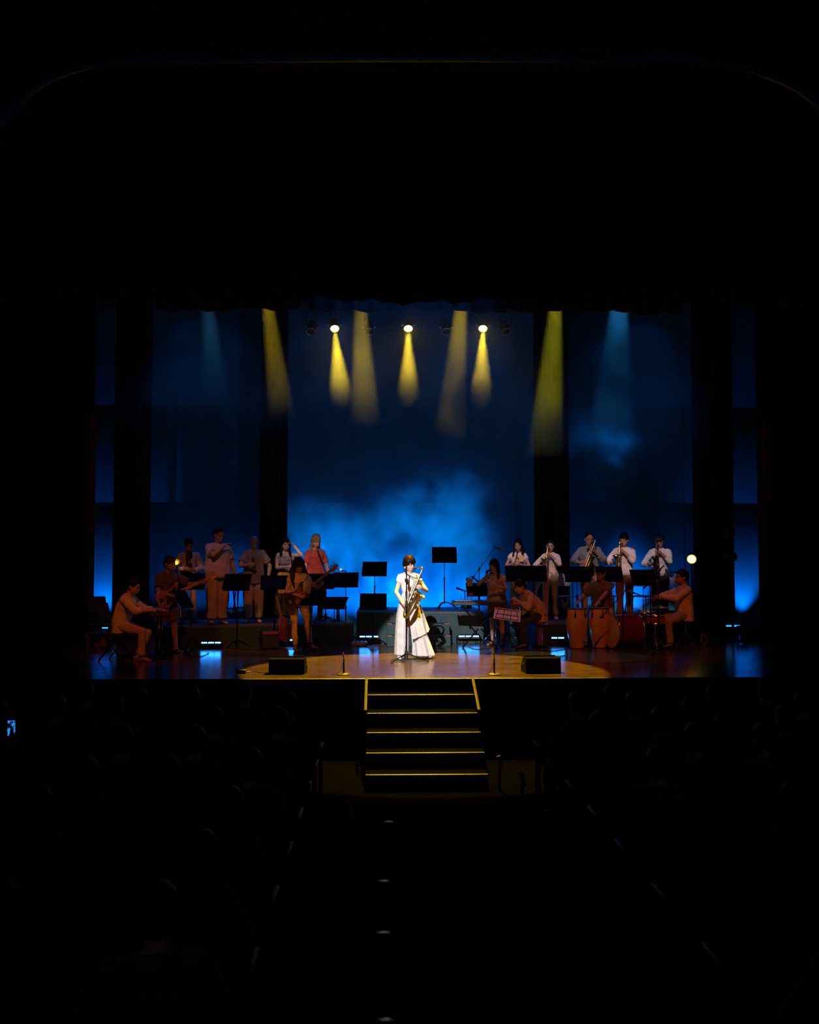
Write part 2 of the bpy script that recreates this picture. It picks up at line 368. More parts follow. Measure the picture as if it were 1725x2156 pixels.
# backdrop: hanging panels with seams and hem lines
cyc = mat('blue tinted backdrop cloth', (0.04, 0.33, 0.46), 0.85, var=0.10, nscale=1.3, bump=0.25, bscale=3.0)  # blue of the light put into the cloth colour, keeps warm bounce out
BY = 22.25
edges = [120, 347, 383, 470, 605, 690, 757, 865, 972, 1076, 1130, 1234, 1345, 1440, 1660]
zc = [1.0, Z(1059, BY), Z(856, BY), 10.4]
bd = thing('backdrop', 'tall blue-tinted cloth backdrop of seamed panels lit blue across the back of the stage', 'backdrop', (0.4, BY, 1.0))
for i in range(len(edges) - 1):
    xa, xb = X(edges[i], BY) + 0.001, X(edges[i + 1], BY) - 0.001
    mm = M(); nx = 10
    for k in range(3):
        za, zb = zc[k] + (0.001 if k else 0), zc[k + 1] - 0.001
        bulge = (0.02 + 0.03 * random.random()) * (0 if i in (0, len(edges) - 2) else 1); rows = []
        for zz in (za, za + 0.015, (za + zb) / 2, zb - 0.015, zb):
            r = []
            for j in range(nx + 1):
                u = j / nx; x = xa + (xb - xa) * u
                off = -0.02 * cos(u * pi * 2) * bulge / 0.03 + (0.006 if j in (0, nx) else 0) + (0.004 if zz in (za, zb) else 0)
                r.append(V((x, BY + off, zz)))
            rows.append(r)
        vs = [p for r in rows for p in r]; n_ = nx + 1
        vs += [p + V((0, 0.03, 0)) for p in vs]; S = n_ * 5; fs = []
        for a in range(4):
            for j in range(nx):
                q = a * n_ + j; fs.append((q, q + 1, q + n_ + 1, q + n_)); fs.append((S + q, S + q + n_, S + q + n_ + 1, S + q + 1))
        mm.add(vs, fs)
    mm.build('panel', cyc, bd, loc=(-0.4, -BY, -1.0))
# slanting cable beside the right bay
c0, c1 = at(1424, 650, 20.0), at(1440, 1060, 20.0)
tag(M().tube([V((c0.x - 0.05, 20.0, 11.0)), c0, c1, (c1.x + 0.02, 20.0, 1.4), (c1.x + 0.02, 20.0, 1.0)], 0.012, 6).build('hanging_cable', mat('blue grey cable', (0.2, 0.2, 0.22), 0.5)), 'thin slanting cable hanging in front of the right backdrop bay', 'cable')

# ------------------------------------------------------------------ haze and smoke
def smoke_mat(name, expr_builder, col=(1, 1, 1), g=0.15):
    m = bpy.data.materials.new(name); m.use_nodes = True; nt = m.node_tree; nt.nodes.clear(); N = nt.nodes; L = nt.links
    out = N.new('ShaderNodeOutputMaterial'); vs = N.new('ShaderNodeVolumeScatter'); vs.inputs['Color'].default_value = (*col, 1)
    vs.inputs['Anisotropy'].default_value = g
    L.new(vs.outputs[0], out.inputs['Volume']); L.new(expr_builder(N, L), vs.inputs['Density']); m.cycles.volume_sampling = 'MULTIPLE_IMPORTANCE'
    return m
def math_(N, L, op, a, b=None, clamp=False):
    n = N.new('ShaderNodeMath'); n.operation = op; n.use_clamp = clamp
    for i, v in enumerate((a, b)):
        if v is None: continue
        if isinstance(v, (int, float)): n.inputs[i].default_value = v
        else: L.new(v, n.inputs[i])
    return n.outputs[0]
def blob(N, L, pos, c, r, warp=None):      # 1 at c falling to 0 at the ellipsoid of radii r
    s = N.new('ShaderNodeVectorMath'); s.operation = 'SUBTRACT'; L.new(pos, s.inputs[0]); s.inputs[1].default_value = c
    d = N.new('ShaderNodeVectorMath'); d.operation = 'DIVIDE'; L.new(s.outputs[0], d.inputs[0]); d.inputs[1].default_value = r
    ln = N.new('ShaderNodeVectorMath'); ln.operation = 'LENGTH'; L.new(d.outputs[0], ln.inputs[0])
    v = math_(N, L, 'SUBTRACT', 1.0, ln.outputs['Value'], True)
    return v
def smoke_density(N, L):
    tc = N.new('ShaderNodeTexCoord'); pos = tc.outputs['Object']
    nz = N.new('ShaderNodeTexNoise'); nz.inputs['Scale'].default_value = 1.25; nz.inputs['Detail'].default_value = 7; nz.inputs['Roughness'].default_value = 0.66; nz.inputs['Distortion'].default_value = 0.5
    L.new(pos, nz.inputs['Vector'])
    def P(px, py): p = at(px, py, 21.4); return (p.x, 21.42, p.z)
    tot = None
    for (px, py, rx, rz, k) in ((650, 1120, 1.4, 1.0, 0.9), (720, 1130, 2.0, 1.2, 1.0), (880, 1110, 2.2, 1.1, 1.1), (960, 1060, 1.4, 1.1, 0.9), (860, 1230, 2.8, 0.9, 0.9), (1265, 930, 1.7, 1.0, 0.8), (1050, 1190, 1.3, 1.3, 0.4), (450, 1180, 1.4, 1.2, 0.35)):
        b = math_(N, L, 'MULTIPLY', blob(N, L, pos, P(px, py), (rx, 1.0, rz)), k)
        tot = b if tot is None else math_(N, L, 'ADD', tot, b)
    n = math_(N, L, 'SUBTRACT', nz.outputs['Fac'], 0.5)
    n = math_(N, L, 'MULTIPLY', n, 4.8)
    e = math_(N, L, 'ADD', math_(N, L, 'MULTIPLY', tot, 1.1), n)
    e = math_(N, L, 'SUBTRACT', e, 0.5, True)
    e = math_(N, L, 'MULTIPLY', e, math_(N, L, 'MINIMUM', math_(N, L, 'MULTIPLY', tot, 3.0), 1.0))
    return math_(N, L, 'MULTIPLY', e, 0.85)
xa, xb = X(330, 21.4), X(1440, 21.4)
o = M().box(((xa + xb) / 2, 21.47, 3.9), (xb - xa, 1.0, 4.4)).build('smoke_cloud', smoke_mat('drifting stage smoke', smoke_density), smooth=False)
tag(o, 'cloud of stage smoke drifting before the backdrop behind the soloist', 'smoke', kind='stuff')
def haze_density(N, L):
    tc = N.new('ShaderNodeTexCoord'); pos = tc.outputs['Object']
    nz = N.new('ShaderNodeTexNoise'); nz.inputs['Scale'].default_value = 0.9; nz.inputs['Detail'].default_value = 3; nz.inputs['Distortion'].default_value = 0.4
    L.new(pos, nz.inputs['Vector'])
    mr = N.new('ShaderNodeMapRange'); mr.inputs[1].default_value = 0.36; mr.inputs[2].default_value = 0.66; mr.inputs[3].default_value = 0.15; mr.inputs[4].default_value = 2.2
    L.new(nz.outputs['Fac'], mr.inputs[0])
    sp = N.new('ShaderNodeSeparateXYZ'); L.new(pos, sp.inputs[0])
    h = N.new('ShaderNodeMapRange'); h.inputs[1].default_value = 4.9; h.inputs[2].default_value = 6.0; xs = N.new('ShaderNodeMapRange'); L.new(sp.outputs['X'], xs.inputs[0]); xs.inputs[1].default_value = 0.6; xs.inputs[2].default_value = 2.4; xs.inputs[3].default_value = 0.0; xs.inputs[4].default_value = 0.55; h.inputs[3].default_value = 0.0; h.inputs[4].default_value = 1.0
    L.new(math_(N, L, 'ADD', sp.outputs['Z'], xs.outputs[0]), h.inputs[0])
    return math_(N, L, 'MULTIPLY', math_(N, L, 'MULTIPLY', mr.outputs[0], h.outputs[0]), 0.11)
o = M().box((0.5, 18.1, 5.8), (11.0, 2.5, 2.8)).build('haze', smoke_mat('thin theatrical haze', haze_density, g=0.1), smooth=False)
tag(o, 'thin haze hanging under the lighting truss, showing the light beams', 'haze', kind='stuff')
# ------------------------------------------------------------------ people
skin = {'light': mat('light skin', (0.72, 0.45, 0.34), 0.5, var=0.05, bump=0.05), 'tan': mat('tan skin', (0.50, 0.28, 0.19), 0.5, var=0.05, bump=0.05),
        'brown': mat('brown skin', (0.36, 0.19, 0.12), 0.5, var=0.05, bump=0.05)}
hair_m = {'black': mat('black hair', (0.012, 0.009, 0.008), 0.45, var=0.3, nscale=60, bump=0.2, bscale=70), 'brown': mat('dark brown hair', (0.012, 0.004, 0.003), 0.55, var=0.4, nscale=60, bump=0.2, bscale=70),
          'fair': mat('fair hair', (0.36, 0.22, 0.12), 0.45, var=0.4, nscale=50, bump=0.2, bscale=70)}
for h_ in hair_m.values(): nospec(h_, .12)
eye_m = mat('dark eye', (0.02, 0.012, 0.01), 0.2, bump=0); lip_m = mat('lips', (0.42, 0.14, 0.12), 0.45, bump=0)
def cloth(name, col, rough=0.85, **k): return mat(name, col, rough, bump=0.7, bscale=22, sheen=0.1, **k)
def ik(a, c, l1, l2, pole):
    a = V(a); c = V(c); d = c - a; L = min(d.length, (l1 + l2) * 0.999); L = max(L, abs(l1 - l2) * 1.02); dn = d.normalized()
    p = V(pole); p = p - dn * p.dot(dn); p = p.normalized() if p.length > 1e-5 else dn.orthogonal().normalized()
    x = (l1 * l1 - l2 * l2 + L * L) / (2 * L); h = sqrt(max(l1 * l1 - x * x, 0)); return a + dn * x + p * h, a + dn * L
def make_person(label, loc, rz=0.0, H=1.7, girth=1.0, female=False, sk='tan', hair='black', hstyle='short', lean=0.0, turn=0.0, head=(0, 0), sit=None,
                lhand=None, rhand=None, lel=(1, 0.3, -1), rel=(-1, 0.3, -1), lfoot=(0.1, 0, 0), rfoot=(-0.1, 0, 0), ltoe=0.15, rtoe=-0.15, top=None, top_m=None, sleeve='short',
                bottom='trousers', bottom_m=None, shoe_m=None, vox=0.0065, curl=0.9, hdir=None, extras=(), group=None, name='person', shoulder_w=None, topz=0.92, knee_w=1.0, palm_in=True):
    """Local frame: the figure faces -y, its left hand is at +x, feet at z = 0."""
    k = H / 1.75
    root = thing(name, label, 'person', loc, rz, group)
    ph = (0.955 if sit is None else sit / k + 0.10)           # pelvis height
    dz = ph - 0.955
    pel = V((0, 0, 0.955 + dz))
    shw = shoulder_w or (0.148 if female else 0.172)
    def T(p):                                                  # standing coordinates -> posed torso
        p = V(p) + V((0, 0, dz)); t = (p.z - pel.z) / 0.3
        t = max(0.0, min(1.0, t)); q = p - pel
        q = Matrix.Rotation(turn * t, 3, 'Z') @ q
        return pel + Matrix.Rotation(lean * t, 3, 'X') @ q
    # torso rings: z, half width, half depth, forward offset
    g = girth; bw = 0.92 if female else 1.0
    rings = [(0.85, .09, .07, 0), (0.90, .15 + .02 * g, .095 * g, .01), (0.96, .165 * g if not female else .172 * g, .112 * g, .008), (1.04, .148 * g, .104 * g, -.004 * g),
             (1.12, (.138 if not female else .118) * g, .100 * g - .004, -.006 * g), (1.22, .152 * g * bw, .108 * g, -.01), (1.31, .166 * bw * (g * .5 + .5), .116 * (g * .5 + .5), -.012 if not female else -.022),
             (1.37, (shw - .004), .098, -.004), (1.405, (shw - .018), .082, .006), (1.440, .098, .064, .014), (1.475, .060, .056, .014)]
    def torso(m, infl=0.0, zmin=0.0, zmax=9, wide=1.0):
        R = []
        for z, a, b_, f in rings:
            if z < zmin or z > zmax: continue
            R.append([T((wide * (a + infl) * cos(q) * (1.0 - 0.0), -(-f) + (b_ + infl) * sin(q) * 1.0, z)) for q in [2 * pi * i / 20 for i in range(20)]])
        m.loft(R)
    body = M(); torso(body, -0.004)
    # neck and head
    nb = T((0, 0.012, 1.46)); hc0 = T((0, -0.016, 1.607))
    HR = Matrix.Rotation(turn + head[0], 3, 'Z') @ Matrix.Rotation(lean * 0.8 + head[1], 3, 'X')
    hc = hc0 + Matrix.Rotation(turn, 3, 'Z') @ V((0, -0.03 * sin(head[1]) , -0.015 * (1 - cos(head[1]))))
    hs = 1.08 if female else 1.12
    def Hd(p): return hc + HR @ (V(p) * hs)
    body.capsule(nb, Hd((0, 0.02, -0.05)), .056 if not female else .048, .054 if not female else .046)
    hm = body
    hm.ell(Hd((0, 0.012, 0.028)), (.075 * hs, .093 * hs, .092 * hs), HR); hm.ell(Hd((0, -0.022, -0.032)), (.0655 * hs, .068 * hs, .080 * hs), HR, 18, 11)
    hm.ell(Hd((0, -0.052, -0.092)), (.030 * hs, .028 * hs, .020 * hs), HR)
    hm.capsule(Hd((0, -0.084, 0.010)), Hd((0, -0.098, -0.026)), .009, .012); hm.ell(Hd((0, -0.090, -0.033)), (.018, .012, .009), HR)
    hm.capsule(Hd((-.036, -.066, .026)), Hd((.036, -.066, .026)), .016, .016); hm.capsule(Hd((-.02, -.086, -.064)), Hd((.02, -.086, -.064)), .009, .009)
    for s in (-1, 1):
        hm.ell(Hd((s * .034, -.056, -.024)), (.028, .022, .028), HR); hm.ell(Hd((s * .076, .015, -.012)), (.010, .019, .031), HR)
    # shoulders, arms
    la, fa = .285, .255; grips = {}
    arms = {}
    for s, hand, pole, nm in ((1, lhand, lel, 'l'), (-1, rhand, rel, 'r')):
        sh = T((s * shw, 0.008, 1.378))
        if hand is None: hand = (s * (shw + .07 * g), -0.02, 0.80 + dz)
        tgt = V(hand) / k
        el, wr = ik(sh, tgt, la, fa, pole); arms[s] = (sh, el, wr)
        ra = (.050 if not female else .043) * (g * .5 + .5)
        body.capsule(T((s * .05, 0.012, 1.425)), sh + V((0, 0, .012)), .045, ra); body.capsule(sh, el, ra, ra * .78); 
        mid = el.lerp(wr, .3); body.capsule(el, mid, ra * .80, ra * .80); body.capsule(mid, wr, ra * .80, .026)
        d = (wr - el).normalized()
        if hdir and nm in hdir: d = V(hdir[nm]).normalized()
        inward = V((-s, 0, 0)) if palm_in is True else V(palm_in[nm])
        n_ = inward - d * inward.dot(d)
        if n_.length < .15: n_ = V((0, -1, 0)) - d * V((0, -1, 0)).dot(d)
        n_.normalize(); side = d.cross(n_).normalized()       # across the palm
        thumb_side = V((0, -1, 0.4)); ts = 1 if side.dot(thumb_side) > 0 else -1
        hk = .92 if female else 1.0
        Rm = Matrix((side, n_, d)).transposed()
        body.ell(wr + d * .048, (.038 * hk, .016, .052 * hk), Rm, 12, 7); body.capsule(wr - d * .01, wr + d * .02, .025, .026, flat=(1, 1))
        for i, (off, fl) in enumerate(((.029, .066), (.010, .074), (-.010, .069), (-.028, .054))):
            p = wr + d * (.082 * hk) + side * (off * ts * hk); dd = d.copy(); cu = curl * (0.85 + 0.12 * i); r = .0088
            for seg, fr in enumerate((.45, .32, .26)):
                cc = cu * (0.75 if seg == 0 else 1.0); dd = (Matrix.Rotation(cc * .62, 3, side * 1.0) @ dd)
                if dd.dot(n_) < 0 and seg == 0: dd = (Matrix.Rotation(-2 * cc * .62, 3, side) @ dd); sgn = -1
                elif seg == 0: sgn = 1
                if seg and sgn < 0: dd = (Matrix.Rotation(-2 * cc * .62, 3, side) @ dd)
                q = p + dd * (fl * fr * hk * 1.05); body.capsule(p, q, r, r * .92, n=8); p = q; r *= .93
        grips[s] = ((wr + d * .088 * hk + n_ * .030) * k, side * ts, d, n_)
        tb = wr + d * .022 + side * (ts * .026 * hk); t1 = tb + (d * .6 + side * ts * .65 + n_ * .45).normalized() * .036 * hk; t2 = t1 + (d * .85 + side * ts * .1 + n_ * .5).normalized() * .030 * hk
        body.capsule(tb, t1, .013, .0105, n=8); body.capsule(t1, t2, .0102, .0085, n=8)
    # legs
    th, shn = .43, .40; legs = {}
    for s, ft, toe in ((1, lfoot, ltoe), (-1, rfoot, rtoe)):
        hp = V((s * .088 * (g * .4 + .6), 0.005, pel.z - .03)); an = V((ft[0], ft[1] + 0.03, ft[2])) / k + V((0, 0, .085))
        kd = V((sin(toe) * .6 + s * .08, -1, 0.0)) if sit is None else V((s * .15, -1, .9))
        kn, an2 = ik(hp, an, th, shn, kd); legs[s] = (hp, kn, an2, toe)
        rt = (.082 if not female else .084) * (g * .5 + .5)
        body.capsule(hp, kn, rt, .054 * (g * .4 + .6)); m1 = kn.lerp(an2, .3) + V((0, .012, 0)); body.capsule(kn, m1, .052, .056 * (g * .4 + .6)); body.capsule(m1, an2, .055, .034)
        fd = V((sin(toe), -cos(toe), 0)); body.capsule(an2 + V((0, 0, -.035)) - fd * .02, an2 + fd * .13 + V((0, 0, -.058)), .036, .022)
    def place(mo, name, m, par=root, v=None, sm=2, wr_=0.0, ws=9.0, seed=1.0):
        mo.v = [tuple(V(p) * k) for p in mo.v]; o = mo.build(name, m, par)
        if v: remesh(o, v, sm, wr_, ws, seed)
        return o
    bo = place(body, 'body', skin[sk], v=vox, sm=1)
    # face
    for s in (-1, 1):
        e_ = M(); e_.ell(Hd((s * .031, -.080, .004)), (.013, .007, .0045), HR, 10, 6); place(e_, 'eye', eye_m)
        e_ = M(); e_.capsule(Hd((s * .016, -.087, .030)), Hd((s * .048, -.075, .031)), .0042, .003, 6); place(e_, 'eyebrow', hair_m['black' if hair != 'fair' else 'brown'])
    e_ = M(); e_.ell(Hd((0, -.092, -.064)), (.020, .007, .0065), HR, 10, 6); place(e_, 'mouth', lip_m)
    # hair
    if hstyle != 'bald':
        h = M()
        thick = {'crop': .004, 'short': .010, 'bob': .02, 'long': .012, 'wavy': .022, 'bun': .008, 'cap': .006}[hstyle]
        h.ell(Hd((0, .022, .042)), ((.076 + thick) * hs, (.090 + thick) * hs, (.086 + thick) * hs), HR); h.ell(Hd((0, .055, -.005)), ((.068 + thick) * hs, (.052 + thick) * hs, (.075 + thick * .5) * hs), HR)
        if hstyle in ('short', 'bob'): h.ell(Hd((.012, -.042, .094)), (.052, .034, .022), HR)
        if hstyle == 'bob':
            for s in (-1, 1): h.ell(Hd((s * .074, .012, .0)), (.026, .048, .062), HR); h.ell(Hd((s * .07, -.03, .045)), (.018, .04, .035), HR)
            h.ell(Hd((0, .085, -.03)), (.06, .035, .06), HR)
        if hstyle in ('long', 'wavy'):
            wv = .03 if hstyle == 'wavy' else 0
            for s in (-1, 1):
                a = Hd((s * .07, .0, .03)); b_ = Hd((s * (.082 + wv), .0, -.10)); c_ = T((s * (.095 + wv), -.075, 1.36)); d_ = T((s * (.085 + wv * .6), -.125 if not g > 1.2 else -.15, 1.20))
                h.capsule(a, b_, .028 + wv * .5, .030 + wv * .7); h.capsule(b_, c_, .030 + wv * .8, .032 + wv * .6)
                if hstyle == 'wavy' or s > 0 or H > 1.6: h.capsule(c_, d_, .030 + wv * .5, .014)
            a = Hd((0, .06, .0)); b_ = T((0, .085, 1.36)); c_ = T((0, .115, 1.18)); h.capsule(a, b_, .075, .075 + wv, flat=(1, 1)); h.capsule(b_, c_, .07 + wv, .04)
        if hstyle == 'bun': h.ell(Hd((0, .115, .05)), (.036, .034, .036), HR)
        if hstyle == 'cap':
            pass
        place(h, 'hair', hair_m[hair], v=.010, sm=2, wr_=.003 if hstyle not in ('crop', 'wavy') else (.010 if hstyle == 'wavy' else .001), ws=24, seed=H * 10)
    if hstyle == 'cap':
        h = M(); h.ell(Hd((0, .012, .085)), (.098 * hs, .112 * hs, .045 * hs), HR); h.ell(Hd((0, .0, .068)), (.088 * hs, .105 * hs, .03 * hs), HR); h.ell(Hd((0, -.10, .060)), (.065, .045, .012), HR)
        place(h, 'flat_cap', cloth('dark cap cloth', (0.03, 0.03, 0.032)), v=.009, sm=1)
    # trousers, skirt or dress
    if bottom in ('trousers', 'wide', 'jeans'):
        m = M(); torso(m, .014, 0.84, 1.06)
        for s in (1, -1):
            hp, kn, an, toe = legs[s]; w_ = {'trousers': 1.0, 'jeans': .86, 'wide': 1.0}[bottom] * knee_w
            end = kn.lerp(an, .97 if bottom != 'jeans' else .93)
            r0 = .092 * (g * .5 + .5); m.capsule(hp + V((0, 0, .02)), kn, r0 + .012, .068 * w_ * (g * .3 + .7)); 
            m.tube([kn - (end - kn).normalized() * .04, kn, kn.lerp(end, .5), end], [.05, .070 * w_ * (g * .3 + .7), .066 * w_, (.062 if bottom != 'jeans' else .05) * w_], 14)
        place(m, 'trousers', bottom_m, v=.010, sm=1, wr_=.013, ws=19, seed=H * 7)
    elif bottom in ('shorts',):
        m = M(); torso(m, .016, 0.84, 1.06)
        for s in (1, -1):
            hp, kn, an, toe = legs[s]; m.tube([hp + V((0, 0, .06)), hp.lerp(kn, .5), hp.lerp(kn, .85)], [.1 * g, .095 * g, .1 * g], 14)
        place(m, 'shorts', bottom_m, v=.010, sm=2, wr_=.006, ws=14, seed=H * 7)
    elif bottom == 'skirt':
        m = M(); R = []
        for z, a, b_ in ((1.07, .125 * g, .10 * g), (1.0, .165 * g, .125 * g), (.9, .185 * g, .145 * g), (.7, .19 * g, .155 * g), (.45, .20 * g, .165 * g), (.16, .215 * g, .175 * g)):
            R.append([V((a * cos(q) * (1 + .07 * sin(9 * q) * (1.07 - z)), b_ * sin(q) * (1 + .10 * sin(9 * q + 1) * (1.07 - z)), z + dz)) for q in [2 * pi * i / 72 for i in range(72)]])
        m.loft(R); place(m, 'skirt', bottom_m, v=.011, sm=1, wr_=.004, ws=9)
    # upper garment
    if top:
        m = M(); wide = 1.0; inf = .016 if top != 'loose' else .024
        torso(m, inf, (topz if top != 'loose' else 1.2) if top != 'dress' else .9, 1.45 if top not in ('offshoulder', 'strap') else (1.33 if top == 'offshoulder' else 1.36))
        if top == 'loose':
            LR = ((topz - .02, .178, .132), (1.02, .172, .128), (1.12, .166, .124), (1.22, .164, .125), (1.30, .166, .126), (1.37, .158 / (g * .5 + .5), .108 / (g * .5 + .5)), (1.41, .12 / (g * .5 + .5), .08 / (g * .5 + .5)))
            m.loft([[T(((a_ * g + .010 + .006 * sin(4 * q + 9 * z)) * cos(q), (b_ * g + .010) * sin(q) * (1 + .03 * sin(6 * q + 7 * z)), z)) for q in [2 * pi * i / 36 for i in range(36)]] for z, a_, b_ in LR])
        if top == 'offshoulder':
            m.loft([[T(((a_ + .012) * cos(q) * (1 + .04 * sin(11 * q)), (b_ + .012) * sin(q), z)) for q in [2 * pi * i / 48 for i in range(48)]] for z, a_, b_ in ((1.20, .20, .14), (1.28, .215, .13), (1.37, .19, .10))])
        for s in (1, -1):
            if top in ('strap',): continue
            sh, el, wr = arms[s]; ra = .058 * (g * .5 + .5) if not female else .052 * (g * .5 + .5)
            if top != 'offshoulder':
                m.capsule(T((s * .055, .012, 1.425)), sh + V((0, 0, .010)), .050, ra + .004)
                if sleeve == 'cap': m.capsule(sh, sh.lerp(el, .20), ra + .006, ra + .010)
                if sleeve in ('short', 'loose'): m.tube([sh - (el - sh) * .05, sh.lerp(el, .3), sh.lerp(el, .72)], [ra + .002, ra + .006, ra + (.010 if sleeve == 'short' else .020)], 14)
                if sleeve in ('long', 'rolled'):
                    m.capsule(sh, el, ra + .006, ra + .002); e2 = el.lerp(wr, .93 if sleeve == 'long' else .45); m.tube([el, el.lerp(e2, .5), e2], [ra + .005, ra - .002, ra - .014 if sleeve == 'long' else ra + .0], 14)
        if top not in ('offshoulder', 'strap', 'blouse') and name == 'person':
            cr_ = [[T((a_ * cos(q), b_ * sin(q) + .010 - (.03 if sin(q) < -.6 else 0) * f_, z + (.0 if sin(q) > -.3 else -.022))) for q in [2 * pi * i / 24 for i in range(24)]] for z, a_, b_, f_ in ((1.43, .082, .074, 0), (1.475, .066, .062, .3), (1.468, .078, .076, .4), (1.44, .092, .084, .2))]
            m.loft(cr_)
        o = place(m, 'shirt' if top != 'dress' else 'dress_top', top_m, v=.009, sm=1, wr_=.015, ws=19, seed=H * 3 + g)
    if top == 'dress' or bottom == 'dress':
        m = M(); R = []
        for z, a, b_ in ((1.12, .122 * g, .102 * g), (1.05, .16 * g, .125 * g), (.95, .185 * g, .145 * g), (.75, .19 * g, .16 * g), (.50, .20 * g, .17 * g), (.36, .21 * g, .175 * g)):
            R.append([V((a * cos(q) * (1 + .06 * sin(8 * q) * (1.1 - z)), b_ * sin(q) * (1 + .12 * sin(8 * q + 1) * (1.1 - z)), z + dz)) for q in [2 * pi * i / 64 for i in range(64)]])
        m.loft(R); place(m, 'dress_skirt', top_m, v=.011, sm=1, wr_=.004, ws=9)
    # shoes
    for s in (1, -1):
        hp, kn, an, toe = legs[s]; fd = V((sin(toe), -cos(toe), 0)); b0_ = V((an.x, an.y, an.z - .085)); m = M(); sd = V((cos(toe), sin(toe), 0)); R = []
        for t, w_, h_, lo in ((-.075, .028, .055, .0), (-.05, .036, .075, 0), (0.0, .038, .078, 0), (.06, .043, .058, 0), (.12, .046, .046, 0), (.17, .038, .036, 0), (.195, .018, .024, 0)):
            R.append([b0_ + fd * t + sd * (w_ * cos(q)) + V((0, 0, max(0.0, h_ * (.5 + .5 * sin(q)) if sin(q) > -.7 else 0))) for q in [2 * pi * i / 14 for i in range(14)]])
        m.loft(R); so = place(m, 'shoe', shoe_m or black_plastic)
    info = dict(k=k, grips=grips, WD=lambda d: Matrix.Rotation(rz, 3, 'Z') @ V(d), arms={s: [V(p) * k for p in arms[s]] for s in arms}, head=hc * k, HR=HR, T=lambda p: T(V(p) / k) * k, Hd=lambda p: Hd(p) * k, legs={s: [V(p) * k for p in legs[s][:3]] for s in legs}, root=root,
                W=lambda p: V(loc) + Matrix.Rotation(rz, 3, 'Z') @ V(p), place=place)
    return info
# ------------------------------------------------------------------ instruments and stage equipment
def basis(z, x):
    z = V(z).normalized(); x = V(x); x = (x - z * x.dot(z)).normalized(); y = z.cross(x); return Matrix((x, y, z)).transposed().to_4x4()
def orient(o, loc, z, x): o.matrix_world = Matrix.Translation(V(loc)) @ basis(z, x); return o
dark_brass = mat('aged brass', (0.50, 0.40, 0.22), 0.28, 0.95, 0.12, bump=0)
def make_sax(label, s=1.0, m=None, straight=False):
    """Origin at the top of the body tube, z along the body, bell towards +x."""
    m = m or brass; r = thing('saxophone', label, 'saxophone')
    b = M()
    path = smooth_path([(0, 0, 0), (0, 0, -.2), (0, 0, -.44), (.008, 0, -.56), (.05, 0, -.625), (.095, 0, -.60), (.115, 0, -.53), (.124, 0, -.44), (.140, 0, -.36), (.168, 0, -.30)], 5)
    n = len(path); rad = []
    for i in range(n):
        t = i / (n - 1); rad.append(.0125 + .024 * t + (.036 * ((t - .8) / .2) ** 2 if t > .8 else 0))
    b.tube([p * s for p in path], [q * s for q in rad], 18, cap=False)
    i_ = M(); i_.tube([p * s for p in path[-8:]], [q * s * .94 for q in rad[-8:]], 18, cap=False); b.v += []; b.add(i_.v, i_.f)
    b.ring(path[-1] * s, rad[-1] * s, .004 * s, basis(path[-1] - path[-2], (0, 1, 0)).to_3x3(), 24, 6)
    for z in (-.02, -.24, -.5): b.ring(V((0, 0, z)) * s, (.016 + .02 * -z) * s, .004 * s, None, 16, 6)
    b.build('body_tube', m, r)
    nk = smooth_path([(0, 0, 0), (0, 0, .018), (-.014, 0, .042), (-.045, 0, .050), (-.095, 0, .036), (-.13, 0, .018)], 4); q = M()
    q.tube([p * s for p in nk], [(.0125 - .005 * i / (len(nk) - 1)) * s for i in range(len(nk))], 12); q.build('neck', m, r)
    q = M(); q.capsule(V((-.12, 0, .024)) * s, V((-.185, 0, -.014)) * s, .0125 * s, .007 * s, 10); q.build('mouthpiece', black_plastic, r)
    q = M()
    for z, R_, y in ((-.08, .015, .022), (-.13, .016, .023), (-.18, .017, .024), (-.25, .019, .026), (-.31, .020, .028), (-.38, .022, .03), (-.46, .024, .032)):
        q.cyl(V((.006, y, z)) * s, V((.006, y + .008, z)) * s, R_ * s, n=12); q.cyl(V((-.02, y * .5, z - .02)) * s, V((-.034, y * .5, z - .02)) * s, R_ * .7 * s, n=10)
    for x, z in ((.14, -.36), (.13, -.47)): q.cyl(V((x, .03, z)) * s, V((x, .042, z)) * s, .026 * s, n=14)
    for y, a, c in ((.03, -.04, -.5), (-.026, -.06, -.42), (.024, -.1, -.55)): q.tube([V((-.022, y, a)) * s, V((-.022, y, c)) * s], .003 * s, 6)
    for z in (-.1, -.22, -.34, -.46): q.tube([V((0, .02, z)) * s, V((-.022, .03, z)) * s], .003 * s, 6)
    q.tube([V((.02, 0, -.3)) * s, V((.13, 0, -.36)) * s], .004 * s, 6)
    q.build('keywork', m, r)
    return r
